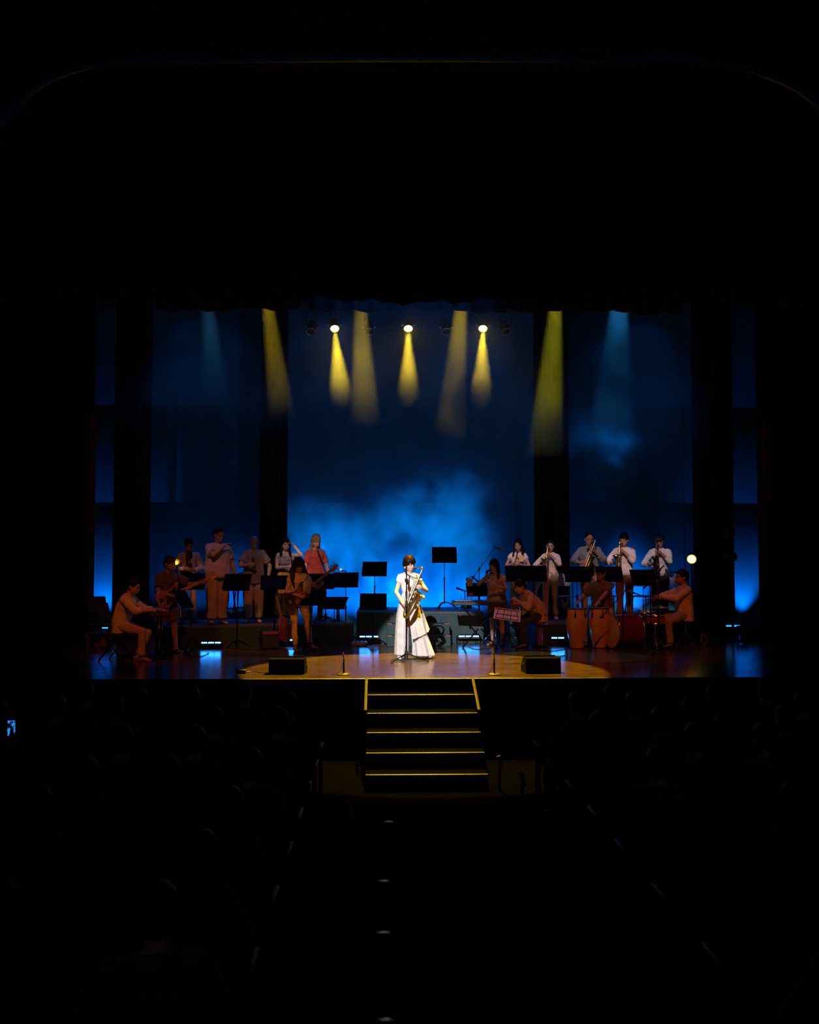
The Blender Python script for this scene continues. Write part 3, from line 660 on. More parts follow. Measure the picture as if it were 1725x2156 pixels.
def make_guitar(label, body_m, neck_m, s=1.0, cat='bass guitar', guard_m=None, strings=4):
    """Origin in the middle of the body, neck along +x, face towards -y."""
    r = thing('bass_guitar' if strings == 4 else 'electric_guitar', label, cat)
    out = [(-.24, .0), (-.23, .09), (-.17, .145), (-.09, .14), (-.02, .105), (.05, .10), (.11, .135), (.17, .165), (.205, .15), (.18, .10), (.14, .06), (.12, .03),
           (.12, -.03), (.135, -.055), (.165, -.085), (.16, -.125), (.11, -.13), (.04, -.105), (-.03, -.115), (-.10, -.165), (-.18, -.165), (-.235, -.10)]
    P2 = smooth_path([(p[0], 0, p[1]) for p in out] + [(out[0][0], 0, out[0][1])], 3)[:-1]
    b = M(); b.loft([[V((p.x * c, y, p.z * c)) * s for p in P2] for y, c in ((-.02, .96), (-.014, 1), (.014, 1), (.02, .96))]); b.build('body', body_m, r)
    g = M(); gp = [(-.06, -.10), (.03, -.095), (.12, -.10), (.11, -.03), (.10, .035), (.14, .09), (.12, .12), (.06, .085), (.0, .07), (-.02, .0), (-.10, -.04), (-.12, -.12)]
    g.prism(gp, V((0, -.0225 * s, 0)), V((s, 0, 0)), V((0, 0, s)), (0, 1, 0), .003 * s); g.build('pickguard', guard_m or black_plastic, r)
    nk = M(); L = .86 if strings == 4 else .66
    nk.loft([[V((x, y * t - .012, z * w_)) * s for y, z in ((-.010, -.5), (-.012, 0), (-.010, .5), (.006, .4), (.014, 0), (.006, -.4))] for x, w_, t in ((.08, .058, 1), (.4, .050, 1), (L - .19, .042, 1))]); nk.build('neck', neck_m, r)
    h = M(); x0 = (L - .19); hp = [(x0, -.02), (x0 + .03, -.03), (x0 + .07, -.05), (x0 + .14, -.045), (x0 + .20, -.015), (x0 + .21, .02), (x0 + .17, .035), (x0 + .05, .03), (x0, .021)]
    h.prism(hp, V((0, -.008 * s, 0)), V((s, 0, 0)), V((0, 0, s)), (0, 1, 0), .015 * s); h.build('headstock', neck_m, r)
    for i in range(strings):
        t = M(); x = x0 + .05 + i * (.14 / strings); t.cyl(V((x, -.02, .012)) * s, V((x, -.012, .012)) * s, .006 * s, n=8); t.cyl(V((x, -.004, .03)) * s, V((x, -.004, .055)) * s, .004 * s, n=6)
        t.ell(V((x, -.004, .062)) * s, (.011 * s, .004 * s, .009 * s), n=8, m=5); t.build('tuning_peg', chrome, r)
    st = M()
    for i in range(strings):
        z = (i - (strings - 1) / 2) * .012; st.tube([V((-.17, -.032, z * 1.3)) * s, V((x0 + .05, -.026, z)) * s], .0012 * s, 4, cap=False)
    st.build('strings', chrome, r)
    br = M(); br.box(V((-.17, -.026, 0)) * s, V((.05, .012, .07)) * s); br.build('bridge', chrome, r)
    for x in (-.06, .02): pu = M(); pu.box(V((x, -.028, 0)) * s, V((.03, .01, .065)) * s); pu.build('pickup', black_plastic, r)
    for x, z in ((-.11, -.10), (-.15, -.085)): kb = M(); kb.cyl(V((x, -.022, z)) * s, V((x, -.036, z)) * s, .010 * s, n=12); kb.build('knob', chrome, r)
    return r
def make_stand(label, desk_z, tilt=40, sheet=False, foot=.26, w_=.5, h_=.33, group='black music stands', grey=False):
    """Music stand: origin on the floor, desk face towards +y (the player), desk centre at desk_z."""
    r = thing('music_stand', label, 'music stand', group=group); a = radians(tilt)
    R = Matrix.Rotation(-a, 3, 'X')
    d = M(); c = V((0, -.02, desk_z)); d.box(c, (w_, .006, h_), R, .002)
    d.box(c + R @ V((0, -.004, h_ / 2 - .004)), (w_, .010, .008), R); d.box(c + R @ V((w_ / 2 - .004, -.004, 0)), (.008, .010, h_), R); d.box(c + R @ V((-w_ / 2 + .004, -.004, 0)), (.008, .010, h_), R)
    d.build('desk', black_metal, r)
    l = M(); l.box(c + R @ V((0, .030, -h_ / 2)), (w_, .062, .004), R); l.build('ledge', black_metal, r)
    if sheet:
        for k, dx in enumerate((-.11, .11) if sheet == 2 else (0,)):
            p = M(); p.box(c + R @ V((dx, .006 + .002 * k, .02)), (.21, .0015, .29), R); p.build('sheet_music', paper, r)
    s_ = M(); s_.tube([(0, 0, .10), (0, 0, desk_z * .55)], .0125, 10); s_.build('shaft', black_metal, r)
    s_ = M(); s_.tube([(0, 0, desk_z * .52), (0, 0, desk_z - .05), (0, -.015, desk_z - .01)], .0075, 8); s_.ell((0, -.015, desk_z), (.03, .014, .03), n=10, m=6); s_.build('upper_shaft', black_metal, r)
    s_ = M(); s_.cyl((0, 0, desk_z * .53), (0, 0, desk_z * .57), .017, n=12); s_.cyl((0, 0, desk_z * .55), (.035, 0, desk_z * .55), .006, n=8); s_.build('clamp', black_plastic, r)
    for i in range(3):
        q = radians(90 + 120 * i + 30); dd = V((cos(q), sin(q), 0)); l = M()
        l.tube(smooth_path([(0, 0, .13), dd * .08 + V((0, 0, .125)), dd * .18 + V((0, 0, .07)), dd * foot + V((0, 0, .012))], 4), .011, 8, flat=(1, 1)); l.build('leg', black_metal, r)
    return r
mic_grille = mat('grey mic grille', (0.12, 0.12, 0.13), 0.35, 0.8, bump=0.6, bscale=400)
def mic_parts(parent, base, d, L=.17):
    base = V(base); d = V(d).normalized(); m = M(); m.tube([base, base + d * L * .72, base + d * L * .76], [.011, .017, .019], 12); m.build('mic_handle', black_plastic, parent)
    m = M(); m.ell(base + d * (L * .9), (.025, .025, .030), basis(d, d.orthogonal()).to_3x3(), 14, 9); m.build('mic_grille', mic_grille, parent)
def make_mic(label, loc, d, L=.17, group='hand-held microphones'):
    r = thing('microphone', label, 'microphone', loc, 0, group); mic_parts(r, (0, 0, 0), d, L); return r
def make_mic_stand(label, h, boom=None, foot=.32, rot=0.5, mic=True, rd=.008, metal=None, clip_dir=(0, .4, 1), group=None, micpos=None):
    r = thing('microphone_stand', label, 'microphone stand', group=group); mt = metal or black_metal
    s_ = M(); s_.tube([(0, 0, .06), (0, 0, h * .6)], rd * 1.35, 10); s_.build('lower_tube', mt, r)
    s_ = M(); s_.tube([(0, 0, h * .58), (0, 0, h)], rd, 8); s_.build('upper_tube', mt, r)
    s_ = M(); s_.cyl((0, 0, h * .57), (0, 0, h * .63), .017, n=12); s_.build('clutch', black_plastic, r)
    s_ = M(); s_.tube([(0, 0, .035), (0, 0, .17)], [.03, .022], 12); s_.build('hub', black_plastic, r)
    for i in range(3):
        q = rot + 2 * pi * i / 3; dd = V((cos(q), sin(q), 0)); l = M(); l.tube([V((0, 0, .13)), dd * foot + V((0, 0, .018))], .008, 8); lo = l.build('leg', mt, r)
        l = M(); l.capsule(dd * (foot - .015) + V((0, 0, .018)), dd * (foot + .01) + V((0, 0, .014)), .013, .013, 8); l.build('rubber_foot', rubber, lo)
    end = V((0, 0, h))
    if boom is not None:
        bv = V(boom); b0_ = end - bv * .45; s_ = M(); s_.tube([b0_, end + bv], .006, 8); s_.cyl(b0_, b0_ + bv.normalized() * .07, .014, n=10); s_.build('boom_arm', mt, r)
        s_ = M(); s_.cyl(end + V((-.022, 0, 0)), end + V((.022, 0, 0)), .02, n=12); s_.build('boom_joint', black_plastic, r); end = end + bv
    if mic: mic_parts(r, end, clip_dir)
    return r
def make_tripod_cymbal(label, h, R_=.2, tilt=0.0, foot=.3, cym_m=None, name='cymbal_stand', n_c=1, group=None, rot=0.4, cat='cymbal'):
    r = thing(name, label, cat, group=group); s_ = M(); s_.tube([(0, 0, .05), (0, 0, h * .55)], .012, 10); s_.build('lower_tube', chrome, r)
    s_ = M(); s_.tube([(0, 0, h * .5), (0, 0, h)], .008, 8); s_.build('upper_tube', chrome, r)
    s_ = M(); s_.cyl((0, 0, h * .52), (0, 0, h * .56), .018, n=12); s_.cyl((0, 0, h * .54), (.05, 0, h * .54), .005, n=8); s_.build('wing_clamp', chrome, r)
    for i in range(3):
        q = rot + 2 * pi * i / 3; dd = V((cos(q), sin(q), 0)); l = M(); l.tube([V((0, 0, .36)), dd * foot + V((0, 0, .02))], .008, 8); l.tube([V((0, 0, .10)), dd * (foot * .55) + V((0, 0, .17))], .005, 6)
        lo = l.build('leg', chrome, r); l = M(); l.ell(dd * foot + V((0, 0, .016)), (.018, .018, .016), n=10, m=6); l.build('rubber_foot', rubber, lo)
    Rt = Matrix.Rotation(tilt, 3, 'Y')
    for c_ in range(n_c):
        cz = h - .02 - .035 * c_; m = M(); pr = [(.002, .028), (.02, .026), (.045, .010), (R_ * .6, .002), (R_, -.012), (R_, -.014), (R_ * .6, 0.0), (.045, .007), (.002, .024)]
        if c_: pr = [(a, -b_) for a, b_ in pr]
        m.lathe(pr, (0, 0, cz), Rt, 40, cap=False); m.build('cymbal', cym_m or brass, r)
    m = M(); m.ell((0, 0, h + .01), (.012, .012, .014), n=8, m=6); m.build('wing_nut', chrome, r)
    return r
def make_drum(name, label, R_, Hh, shell_m, head_m, lugs=8, cat='drum', group=None, rim=.009, conga=False, loc=(0, 0, 0)):
    """Drum with its axis along z, origin at the bottom."""
    r = thing(name, label, cat, loc, 0, group); m = M()
    if conga: m.lathe([(.10, 0), (.118, .12), (.145, .28), (.162, .42), (.164, .50), (.155, .60), (.142, .70)], n=32)
    else: m.lathe([(R_, .0), (R_, Hh)], n=36)
    m.build('shell', shell_m, r); rt = .142 if conga else R_
    m = M(); m.lathe([(rt - .004, Hh - .001), (rt + .002, Hh + .004), (rt * .9, Hh + .008), (.001, Hh + .009)], n=32); m.build('drum_head', head_m, r)
    if not conga: m = M(); m.lathe([(.001, -.006), (rt * .95, -.006), (rt + .002, -.002), (rt - .004, .001)], n=32); m.build('bottom_head', head_m, r); 
    m = M(); m.ring((0, 0, Hh + .004), rt + .010, rim, None, 36, 8); m.build('rim', chrome if not conga else black_metal, r)
    if not conga: m = M(); m.ring((0, 0, -.004), rt + .010, rim, None, 36, 8); m.build('rim', chrome, r)
    for i in range(lugs):
        q = 2 * pi * i / lugs + .2; dd = V((cos(q), sin(q), 0)); m = M()
        if conga: m.box(dd * .158 + V((0, 0, Hh - .12)), (.022, .022, .09), Matrix.Rotation(q, 3, 'Z'), .004); m.tube([dd * .154 + V((0, 0, Hh - .09)), dd * .153 + V((0, 0, Hh + .002))], .004, 6)
        else: m.box(dd * (R_ + .010) + V((0, 0, Hh * .5)), (.018, .02, min(.07, Hh * .5)), Matrix.Rotation(q, 3, 'Z'), .004); m.tube([dd * (R_ + .013) + V((0, 0, .0)), dd * (R_ + .013) + V((0, 0, Hh))], .003, 6)
        m.build('lug', black_metal if conga else chrome, r)
    if conga:
        m = M(); m.ring((0, 0, .006), .102, .008, None, 28, 6); m.build('base_ring', rubber, r)
        pass
    return r
led_on = glow('lit blue LED', (0.085, 0.36, 1.0), 10.0)
def make_led_bar(label, n=3, w_=.36, tilt=0.0, group='LED bars on the stage floor', lz=.12):
    """LED bar on a yoke: origin on the floor, lenses towards -y (audience side)."""
    r = thing('led_bar', label, 'stage light', group=group); R = Matrix.Rotation(tilt, 3, 'X'); c = V((0, 0, lz))
    m = M(); m.box(c, (w_ + .03, .09, .085), R, .01); m.build('housing', black_plastic, r)
    for i in range(n):
        x = (i - (n - 1) / 2) * (w_ / n); q = M(); q.box(c + R @ V((x, -.048, .012)), (w_ / n * .84, .012, .021), R, .004); q.build('lens', led_on, r)
    for s in (-1, 1):
        m = M(); m.tube([(s * (w_ / 2 + .028), 0, lz), (s * (w_ / 2 + .028), 0, .012), (s * (w_ / 2 - .05), 0, .008)], .007, 6); m.build('foot_bracket', black_metal, r)
    m = M(); 
    for i in range(6): m.box(c + R @ V(((i - 2.5) * w_ / 6, .047, 0)), (.008, .012, .07), R)
    m.build('cooling_fins', black_plastic, r)
    return r
def make_keyboard(label, L=1.1, end_m=None):
    """Keyboard with its long side along x, keys on the +y side; origin at the bottom of the case, middle."""
    r = thing('keyboard', label, 'keyboard'); m = M(); m.box((0, 0, .05), (L, .30, .07), None, .012); m.build('case', black_plastic, r)
    for s in (-1, 1): m = M(); m.box((s * (L / 2 + .012), 0, .053), (.03, .31, .09), None, .01); m.build('end_cheek', end_m or black_plastic, r)
    n = int(L * .9 / .0235); kw = mat('white keys', (0.38, 0.36, 0.33), 0.35, bump=0); m = M()
    for i in range(n): m.box((-L * .45 + (i + .5) * .0235, .07, .092), (.0215, .145, .012))
    m.build('white_keys', kw, r); m = M()
    for i in range(n - 1):
        if i % 7 in (0, 1, 3, 4, 5): m.box((-L * .45 + (i + 1) * .0235, .045, .102), (.012, .09, .012))
    m.build('black_keys', black_plastic, r); m = M()
    for i in range(10): m.cyl((-L * .4 + i * .045, -.08, .085), (-L * .4 + i * .045, -.08, .10), .008, n=8)
    m.build('control_knobs', black_plastic, r); m = M(); m.box((L * .12, -.08, .087), (.12, .05, .004)); m.build('display', mat('display glass', (0.02, 0.03, 0.05), 0.1, bump=0), r)
    return r
def make_x_stand(label, h=.72, w_=.5, loc=(0, 0, 0), rz=0):
    r = thing('keyboard_stand', label, 'keyboard stand', loc, rz)
    for y, s in ((-.03, 1), (.03, -1)):
        m = M(); m.tube([(-s * w_ / 2, y, .02), (s * w_ / 2, y, h)], .014, 8); m.build('cross_tube', black_metal, r)
    for x in (-w_ / 2, w_ / 2):
        m = M(); m.tube([(x, -.18, .02), (x, .18, .02)], .014, 8); m.build('foot_bar', black_metal, r); m = M(); m.tube([(x, -.16, h), (x, .16, h)], .013, 8); m.build('support_arm', black_metal, r)
    m = M(); m.cyl((0, -.06, h / 2), (0, .06, h / 2), .03, n=14); m.build('pivot', black_plastic, r)
    return r
def make_chair(label, mesh_m, loc, rz, group=None, seat_h=.45):
    """Stacking chair facing -y with a slatted back."""
    r = thing('stacking_chair', label, 'chair', loc, rz, group); m = M(); m.box((0, 0, seat_h), (.44, .42, .025), None, .01); m.build('seat', mesh_m, r)
    m = M(); Rb = Matrix.Rotation(-.2, 3, 'X')
    for i in range(11): m.box(V((0, .21, seat_h + .22)) + Rb @ V((0, .02, i * .023)), (.42, .012, .014), Rb)
    m.build('backrest', mesh_m, r)
    m = M()
    for s in (-1, 1): m.tube([(s * .22, .20, seat_h - .02), (s * .22, .25, seat_h + .2), (s * .22, .31, seat_h + .5)], .011, 8)
    m.tube([(-.22, .31, seat_h + .49), (.22, .31, seat_h + .49)], .011, 8); m.build('back_frame', black_metal, r)
    for sx in (-1, 1):
        for sy in (-1, 1): m = M(); m.tube([(sx * .20, sy * .18, seat_h - .01), (sx * .23, sy * .22, .005)], .011, 8); m.build('leg', black_metal, r)
    return r
def make_stool(label, loc, h=.72, rz=0, group=None):
    r = thing('bar_stool', label, 'stool', loc, rz, group); m = M(); m.lathe([(.02, h - .02), (.17, h - .02), (.18, h), (.16, h + .03), (.001, h + .035)], n=24); m.build('seat', black_plastic, r)
    for i in range(4):
        q = pi / 4 + i * pi / 2; m = M(); m.tube([(.10 * cos(q), .10 * sin(q), h - .02), (.19 * cos(q), .19 * sin(q), .006)], .012, 8); m.build('leg', black_metal, r)
    m = M(); m.ring((0, 0, h * .35), .155, .008, None, 28, 6); m.build('foot_ring', black_metal, r)
    m = M(); m.tube(smooth_path([(-.15, .1, h), (-.17, .17, h + .22), (0, .2, h + .27), (.17, .17, h + .22), (.15, .1, h)], 5), .012, 8); m.build('back_hoop', black_metal, r)
    return r
def make_wedge(label, loc, rz=0, group=None, w_=.5, h_=.24):
    r = thing('stage_monitor', label, 'loudspeaker', loc, rz, group); pr = [(-.17, 0), (.17, 0), (.19, .07), (.03, h_), (-.16, h_), (-.17, h_ * .96)]
    m = M(); m.loft([[V((x, -p[0], p[1])) for p in pr] for x in (-w_ / 2, -w_ / 2 + .012, w_ / 2 - .012, w_ / 2)]); m.build('cabinet', mat('textured black cabinet', (0.004, 0.004, 0.004), 0.7, bump=0.2, bscale=200), r); nospec(MATS['textured black cabinet'], .05)
    gm = M(); a = V((0, -.19, .07)); b_ = V((0, -.03, h_)); c = (V((0, -.19 * -1, .07)) + V((0, .03 * -1, h_))) / 2
    n_ = V((0, 1, .94)).normalized(); up = V((0, -.16, .17)).normalized(); Rr = Matrix(((1, 0, 0), n_, up)).transposed()
    gm.box((0, -.114, .16), (w_ * .9, .008, .2), Matrix.Rotation(-.76, 3, 'X')); gm.build('grille', black_metal, r)
    for s in (-1, 1): m = M(); m.box((s * (w_ / 2 + .003), 0, h_ * .55), (.008, .10, .03), None, .003); m.build('handle', black_plastic, r)
    return r
# ------------------------------------------------------------------ risers and front stairs
riser_m = mat('teal tinted riser', (0.008, 0.040, 0.046), 0.6, var=0.2, nscale=5); riser_top = mat('riser top', (0.06, 0.065, 0.07), 0.45)  # teal cast of the mixed light put into the riser colour
red_tape = mat('red edge tape', (0.7, 0.06, 0.04), 0.5)
def riser(label, pa, Ya, pb, Yb, depth, h, top_extra=0, m=riser_m, n=3):
    a = V((X(pa, Ya), Ya, 1)); b = V((X(pb, Yb), Yb, 1)); d = (b - a); L = d.length; d.normalize(); nrm = V((-d.y, d.x, 0)); ang = atan2(d.y, d.x)
    r = thing('stage_riser', label, 'riser', (a + b) / 2 + nrm * depth / 2, ang)
    q = M(); q.box((0, 0, h - .02), (L, depth, .04), None, .004); q.build('top_board', riser_top, r)
    for i in range(n):
        q = M(); q.box(((i + .5 - n / 2) * L / n, -depth / 2 + .02, (h - .04) / 2), (L / n - .008, .025, h - .04)); q.build('front_panel', m, r)
    for s in (-1, 1): q = M(); q.box((s * (L / 2 - .015), 0, (h - .04) / 2), (.02, depth - .07, h - .04)); q.build('side_panel', m, r)
    return r
riser('long low grey stage riser under the five singers', 352, 17.9, 746, 18.95, 2.0, .40, n=4)
brown_face = None
cr = riser('tall teal-grey centre stage riser behind the soloist', 751, 19.1, 1018, 19.1, 1.9, .60)
riser('low dark stage riser under the row of saxophone players', 1142, 18.75, 1450, 18.75, 2.05, .40, n=3)
st_ = thing('riser_steps', 'two-tread box steps with red edge marks against the centre riser', 'steps', (X(882, 18.5), 18.55, 1.0))
sw_ = X(949, 18.5) - X(816, 18.5)
q = M(); q.box((0, 0, .10), (sw_, .30, .20), None, .006); q.build('lower_step', riser_m, st_); q = M(); q.box((0, .29, .20), (sw_, .28, .40), None, .006); q.build('upper_step', riser_m, st_)
for s in (-1, 1):
    for y, z in ((-.15, .198), (.15, .398)):
        q = M(); q.box((s * (sw_ / 2 - .05), y - .003, z), (.085, .008, .014)); q.build('edge_mark', red_tape, st_)
fs_ = thing('front_stairs', 'broad black stairs with metal nosings from the centre aisle up to the stage', 'stairs', (.52, 12.3, 0))
tz = [.833, .667, .5, .333, .167]; ty = [13.09, 12.62, 12.19, 11.79, 11.38]; sxl, sxr = -.17 - .52, 1.22 - .52
stair_m = nospec(mat('black stair carpet', (0.003, 0.003, 0.003), 0.95))
for i in range(5):
    y1 = (13.47 if i == 0 else ty[i - 1] + .02); q = M(); q.box(((sxl + sxr) / 2, (ty[i] + y1) / 2 - 12.3, tz[i] / 2), (sxr - sxl, y1 - ty[i], tz[i])); q.build('step', stair_m, fs_)
    q = M(); q.box(((sxl + sxr) / 2, ty[i] - 12.3 - .006, tz[i] - .004), (sxr - sxl, .03, .022), None, .004); q.build('nosing', trimm, fs_)
for x in (sxl - .02, sxr + .02):
    q = M(); a = V((x, 13.46 - 12.3, 1.0)); b_ = V((x, 12.60 - 12.3, .70)); q.tube([a, b_], .02, 6); q.build('side_rail', trimm, fs_)
q = M(); q.box(((sxl + sxr) / 2, 13.455 - 12.3, .992), (sxr - sxl + .04, .03, .016)); q.build('top_edge', trimm, fs_)

# ------------------------------------------------------------------ music stands
proto = {}
def stand(label, px, pyc, fpx, fpy, z, tilt=40, rz=0.0, sheet=False, h_=.33):
    g = gnd(fpx, fpy, z); c = at(px, pyc, g.y); dz_ = c.z - z
    key = (round(tilt), sheet)
    s_ = make_stand(label, dz_, tilt, sheet, h_=h_); s_.location = (g.x, g.y, z); s_.rotation_euler = (0, 0, rz); return s_
stand('black music stand behind the bass headstock, in front of the youngest singer', 408, 1222, 401, 1366, 1.0, 42, .1)
stand('black music stand in front of the tall man in the pink polo', 501, 1224, 499, 1365, 1.0, 40, -.12)
stand('black music stand before the woman in the yellow skirt', 578, 1224, 577, 1362, 1.0, 52, .1)
stand('black music stand behind the bass neck, before the woman in the red dress', 664, 1222, 675, 1312, 1.4, 42, .05)
stand('low black music stand with a white page edge in front of the standing guitarist', 652, 1256, 653, 1371, 1.0, 50, .08, 1)
stand('black music stand with a round light clipped on top, beside the red dress', 728, 1219, 728, 1350, 1.0, 42, -.05)
stand('low flat black music stand next to the drinks bottle', 702, 1267, 704, 1354, 1.0, 60, -.25)
stand('black music stand on the centre riser left of the soloist', 792, 1196, 789, 1283, 1.6, 42, -.08)
stand('low black music stand with a pale blue page edge left of the soloist', 788, 1265, 786, 1359, 1.0, 38, -.02, 1)
stand('highest black music stand alone on the centre riser right of the soloist', 936, 1167, 936, 1282, 1.6, 28, -.03)
stand('black music stand before the woman with the page at her chest', 1088, 1206, 1092, 1310, 1.4, 38, 0)
stand('black music stand before the woman with the small saxophone', 1128, 1206, 1124, 1310, 1.4, 38, -.06)
stand('black music stand in front of the man in the grey-blue shirt', 1217, 1207, 1216, 1310, 1.4, 40, 0)
stand('black music stand between the conga player and the second saxophonist', 1288, 1207, 1284, 1310, 1.4, 42, -.06)
stand('black music stand above the bass drum, before the man in the flat cap', 1357, 1214, 1356, 1352, 1.0, 38, .08)
stand('small black music stand over the second keyboard', 1007, 1240, 1008, 1352, 1.0, 30, .2, h_=.26)
q = make_stand('black music stand turned sideways at the end of the red keyboard', .95, 30, 1); p = gnd(382, 1384, 1.0); q.location = p; q.rotation_euler = (0, 0, radians(78)); q['group'] = 'black music stands'
# wire stand with pages
ws_ = thing('wire_music_stand', 'folding wire music stand holding wide white pages, by the cymbal', 'music stand'); p = gnd(1072, 1367, 1.0); ws_.location = p; ws_.rotation_euler = (0, 0, .05)
dzc = at(1066, 1293, p.y).z - 1.0; Rw = Matrix.Rotation(-radians(52), 3, 'X') @ Matrix.Rotation(.22, 3, 'Y'); cc = V((-.03, -.02, dzc))
q = M()
for x in (-.2, -.07, .07, .2): q.tube([cc + Rw @ V((x, 0, -.13)), cc + Rw @ V((x * .8, 0, .12))], .005, 6)
for z in (-.13, -.02, .12): q.tube([cc + Rw @ V((-.21, 0, z)), cc + Rw @ V((.21, 0, z))], .005, 6)
q.build('wire_desk', black_metal, ws_)
for i, x in enumerate((-.12, .12)): q = M(); q.box(cc + Rw @ V((x, .008, 0)), (.235, .002, .31), Rw); q.build('sheet_music', paper, ws_)
q = M(); q.tube([(0, 0, .1), (0, 0, dzc - .05), cc], .008, 8); q.build('shaft', black_metal, ws_)
for i in range(3):
    a = 1.2 + i * 2.094; q = M(); q.tube([(0, 0, .30), (.27 * cos(a), .27 * sin(a), .012)], .006, 6); q.build('leg', black_metal, ws_)
lamp_g = glow('warm lamp', (1.0, 0.5, 0.25), .9)
p = at(718, 1201, gnd(728, 1350, 1.0).y + .08); q = thing('clip_lamp', 'small round lamp clipped to the top edge of a music stand', 'lamp', p)
w_ = M(); w_.ell((0, 0, .018), (.026, .026, .022)); w_.build('bulb', lamp_g, q); w_ = M(); w_.tube([(0, 0, 0), (.04, 0, -.01), (.12, 0, -.02)], .012, 8); w_.build('clip', black_plastic, q)

# ------------------------------------------------------------------ the soloist
G0 = gnd(862, 1387, 1.0)
P = make_person('woman in white playing saxophone alone at the centre microphone', (G0.x, G0.y, 1.0), .12, 1.66, 1.0, True, 'light', 'brown', 'bob', lean=0.0, turn=.05, head=(.42, .30), lhand=(.155, -.30, 1.145), rhand=(-.14, -.25, .90),
                lel=(1, .1, -1.2), rel=(-1, .25, -.2), lfoot=(.24, .02, 0), rfoot=(-.16, -.04, 0), ltoe=.55, rtoe=-.1, top='blouse', top_m=cloth('white blouse', (0.85, 0.83, 0.82)), sleeve='cap', bottom=None,
                shoe_m=mat('white shoe', (0.8, 0.8, 0.8), 0.5), vox=.0055, curl=.75, topz=.99)
wt = cloth('cream wide trousers', (0.74, 0.71, 0.69)); m = M(); kk = P['k']
def rr(cx, cy, z, a, b_, fold=.05, nf=7, n=56, ph=0): return [V((cx + a * cos(q) * (1 + fold * sin(nf * q + ph)), cy + b_ * sin(q) * (1 + fold * sin(nf * q + 1 + ph)), z)) for q in [2 * pi * i / n for i in range(n)]]
m.loft([rr(0, 0, 1.06, .122, .098, 0), rr(0, 0, 1.0, .15, .118, .01), rr(0, 0, .92, .178, .132, .01), rr(0, 0, .84, .182, .132, .02), rr(0, 0, .80, .14, .10, .02)])
m.loft([rr(-.09, 0, .92, .10, .11, .0), rr(-.105, -.01, .75, .115, .125, .02), rr(-.12, -.02, .5, .118, .13, .04), rr(-.13, -.03, .25, .118, .135, .06), rr(-.135, -.03, .07, .115, .14, .08)])
m.loft([rr(.09, 0, .92, .10, .11, .0), rr(.11, 0, .75, .125, .13, .02), rr(.15, 0, .5, .13, .14, .05, 8), rr(.21, 0, .25, .155, .155, .08, 8), rr(.25, .01, .05, .19, .175, .10, 8)])
P['place'](m, 'wide_trousers', wt, v=.009, sm=1, wr_=.003, ws=8)
m = M(); n_ = 26; top_ = []; bot_ = []
for i in range(n_):
    q = -2.0 + 3.1 * i / (n_ - 1); t = i / (n_ - 1)      # wrap panel across the front to the left hip
    top_.append(V((.165 * cos(q), .145 * sin(q), .97)))
    zz = .34 + .22 * t if t < .78 else .51 - .25 * (t - .78); rr_ = 1.0 + .55 * t * t
    bot_.append(V((.10 + .19 * rr_ * cos(q) * (1 + .05 * sin(14 * q)), .19 * sin(q) * (1 + .08 * sin(14 * q)) - .01, zz)))
rows = [[a.lerp(b_, f) for a, b_ in zip(top_, bot_)] for f in (0, .25, .5, .75, 1)]
vs = [p for r in rows for p in r]; S = len(vs); vs += [p + V((p.x, p.y, 0)).normalized() * .008 for p in vs]; fs = []
for a in range(4):
    for j in range(n_ - 1): q = a * n_ + j; fs += [(q, q + 1, q + n_ + 1, q + n_), (S + q, S + q + n_, S + q + n_ + 1, S + q + 1)]
for j in range(n_ - 1): q = 4 * n_ + j; fs += [(q, q + 1, S + q + 1, S + q)]
for a in range(4):
    for e in (0, n_ - 1): q = a * n_ + e; fs += [(q, q + n_, S + q + n_, S + q)]
m.add(vs, fs); P['place'](m, 'wrap_panel', wt)
m = M(); m.loft([rr(0, 0, z, a * 1.04, b_ * 1.05, 0) for z, a, b_ in ((1.0, .152, .122), (1.03, .143, .114), (1.07, .132, .108), (1.10, .127, .105))]); P['place'](m, 'waistband', cloth('white waistband', (0.82, 0.8, 0.79)))
m = M(); e_ = P['Hd']((-.088, -.012, -.050)); m.ell(e_, (.016, .016, .02)); m.build('earring', mat('yellow earring', (0.85, 0.55, 0.03), 0.35, 0.5, bump=0), P['root'])
mp = P['W'](P['Hd']((0, -.100, -.066)))
def place_sax(sx, mouth_w, zax, bell, s):
    z = V(zax).normalized(); b_ = V(bell); b_ = (b_ - z * b_.dot(z)).normalized()
    orient(sx, V(mouth_w) + (b_ * .185 + z * .014) * s, z, b_); return sx
sx = make_sax('large gold saxophone played by the woman in white', 1.24, dark_brass); zax = V((.43, .16, 1.0)); bell = V((.62, -.75, 0)); place_sax(sx, mp, zax, bell, 1.24)
O = sx.matrix_world.translation
m = M(); a = P['T']((.06, .05, 1.47)); b_ = P['T']((-.06, .05, 1.47)); ri = Matrix.Rotation(-.12, 3, 'Z'); hk_ = ri @ ((sx.matrix_world @ V((0, -.02, -.15))) - V(P['root'].location))
m.tube(smooth_path([hk_, P['T']((.085, -.075, 1.40)), P['T']((.06, .0, 1.485)), P['T']((0, .06, 1.50)), P['T']((-.06, .0, 1.485)), P['T']((-.07, -.08, 1.38)), hk_], 5), .006, 6); m.build('neck_strap', black_plastic, P['root'])
ms = make_mic_stand('tall straight microphone stand in front of the soloist', 1.50, None, foot=.34, rot=-.5, mic=False, rd=.010); p = gnd(856, 1393, 1.0); ms.location = (p.x, p.y, 1.0)
ms.rotation_euler = (0, 0, .28)
m = M(); m.tube([(0, 0, 1.26), (.02, .05, 1.25), (.05, .10, 1.24)], .009, 8); m.box((0, 0, 1.27), (.045, .045, .06), None, .006); m.build('mic_clip', black_plastic, ms)
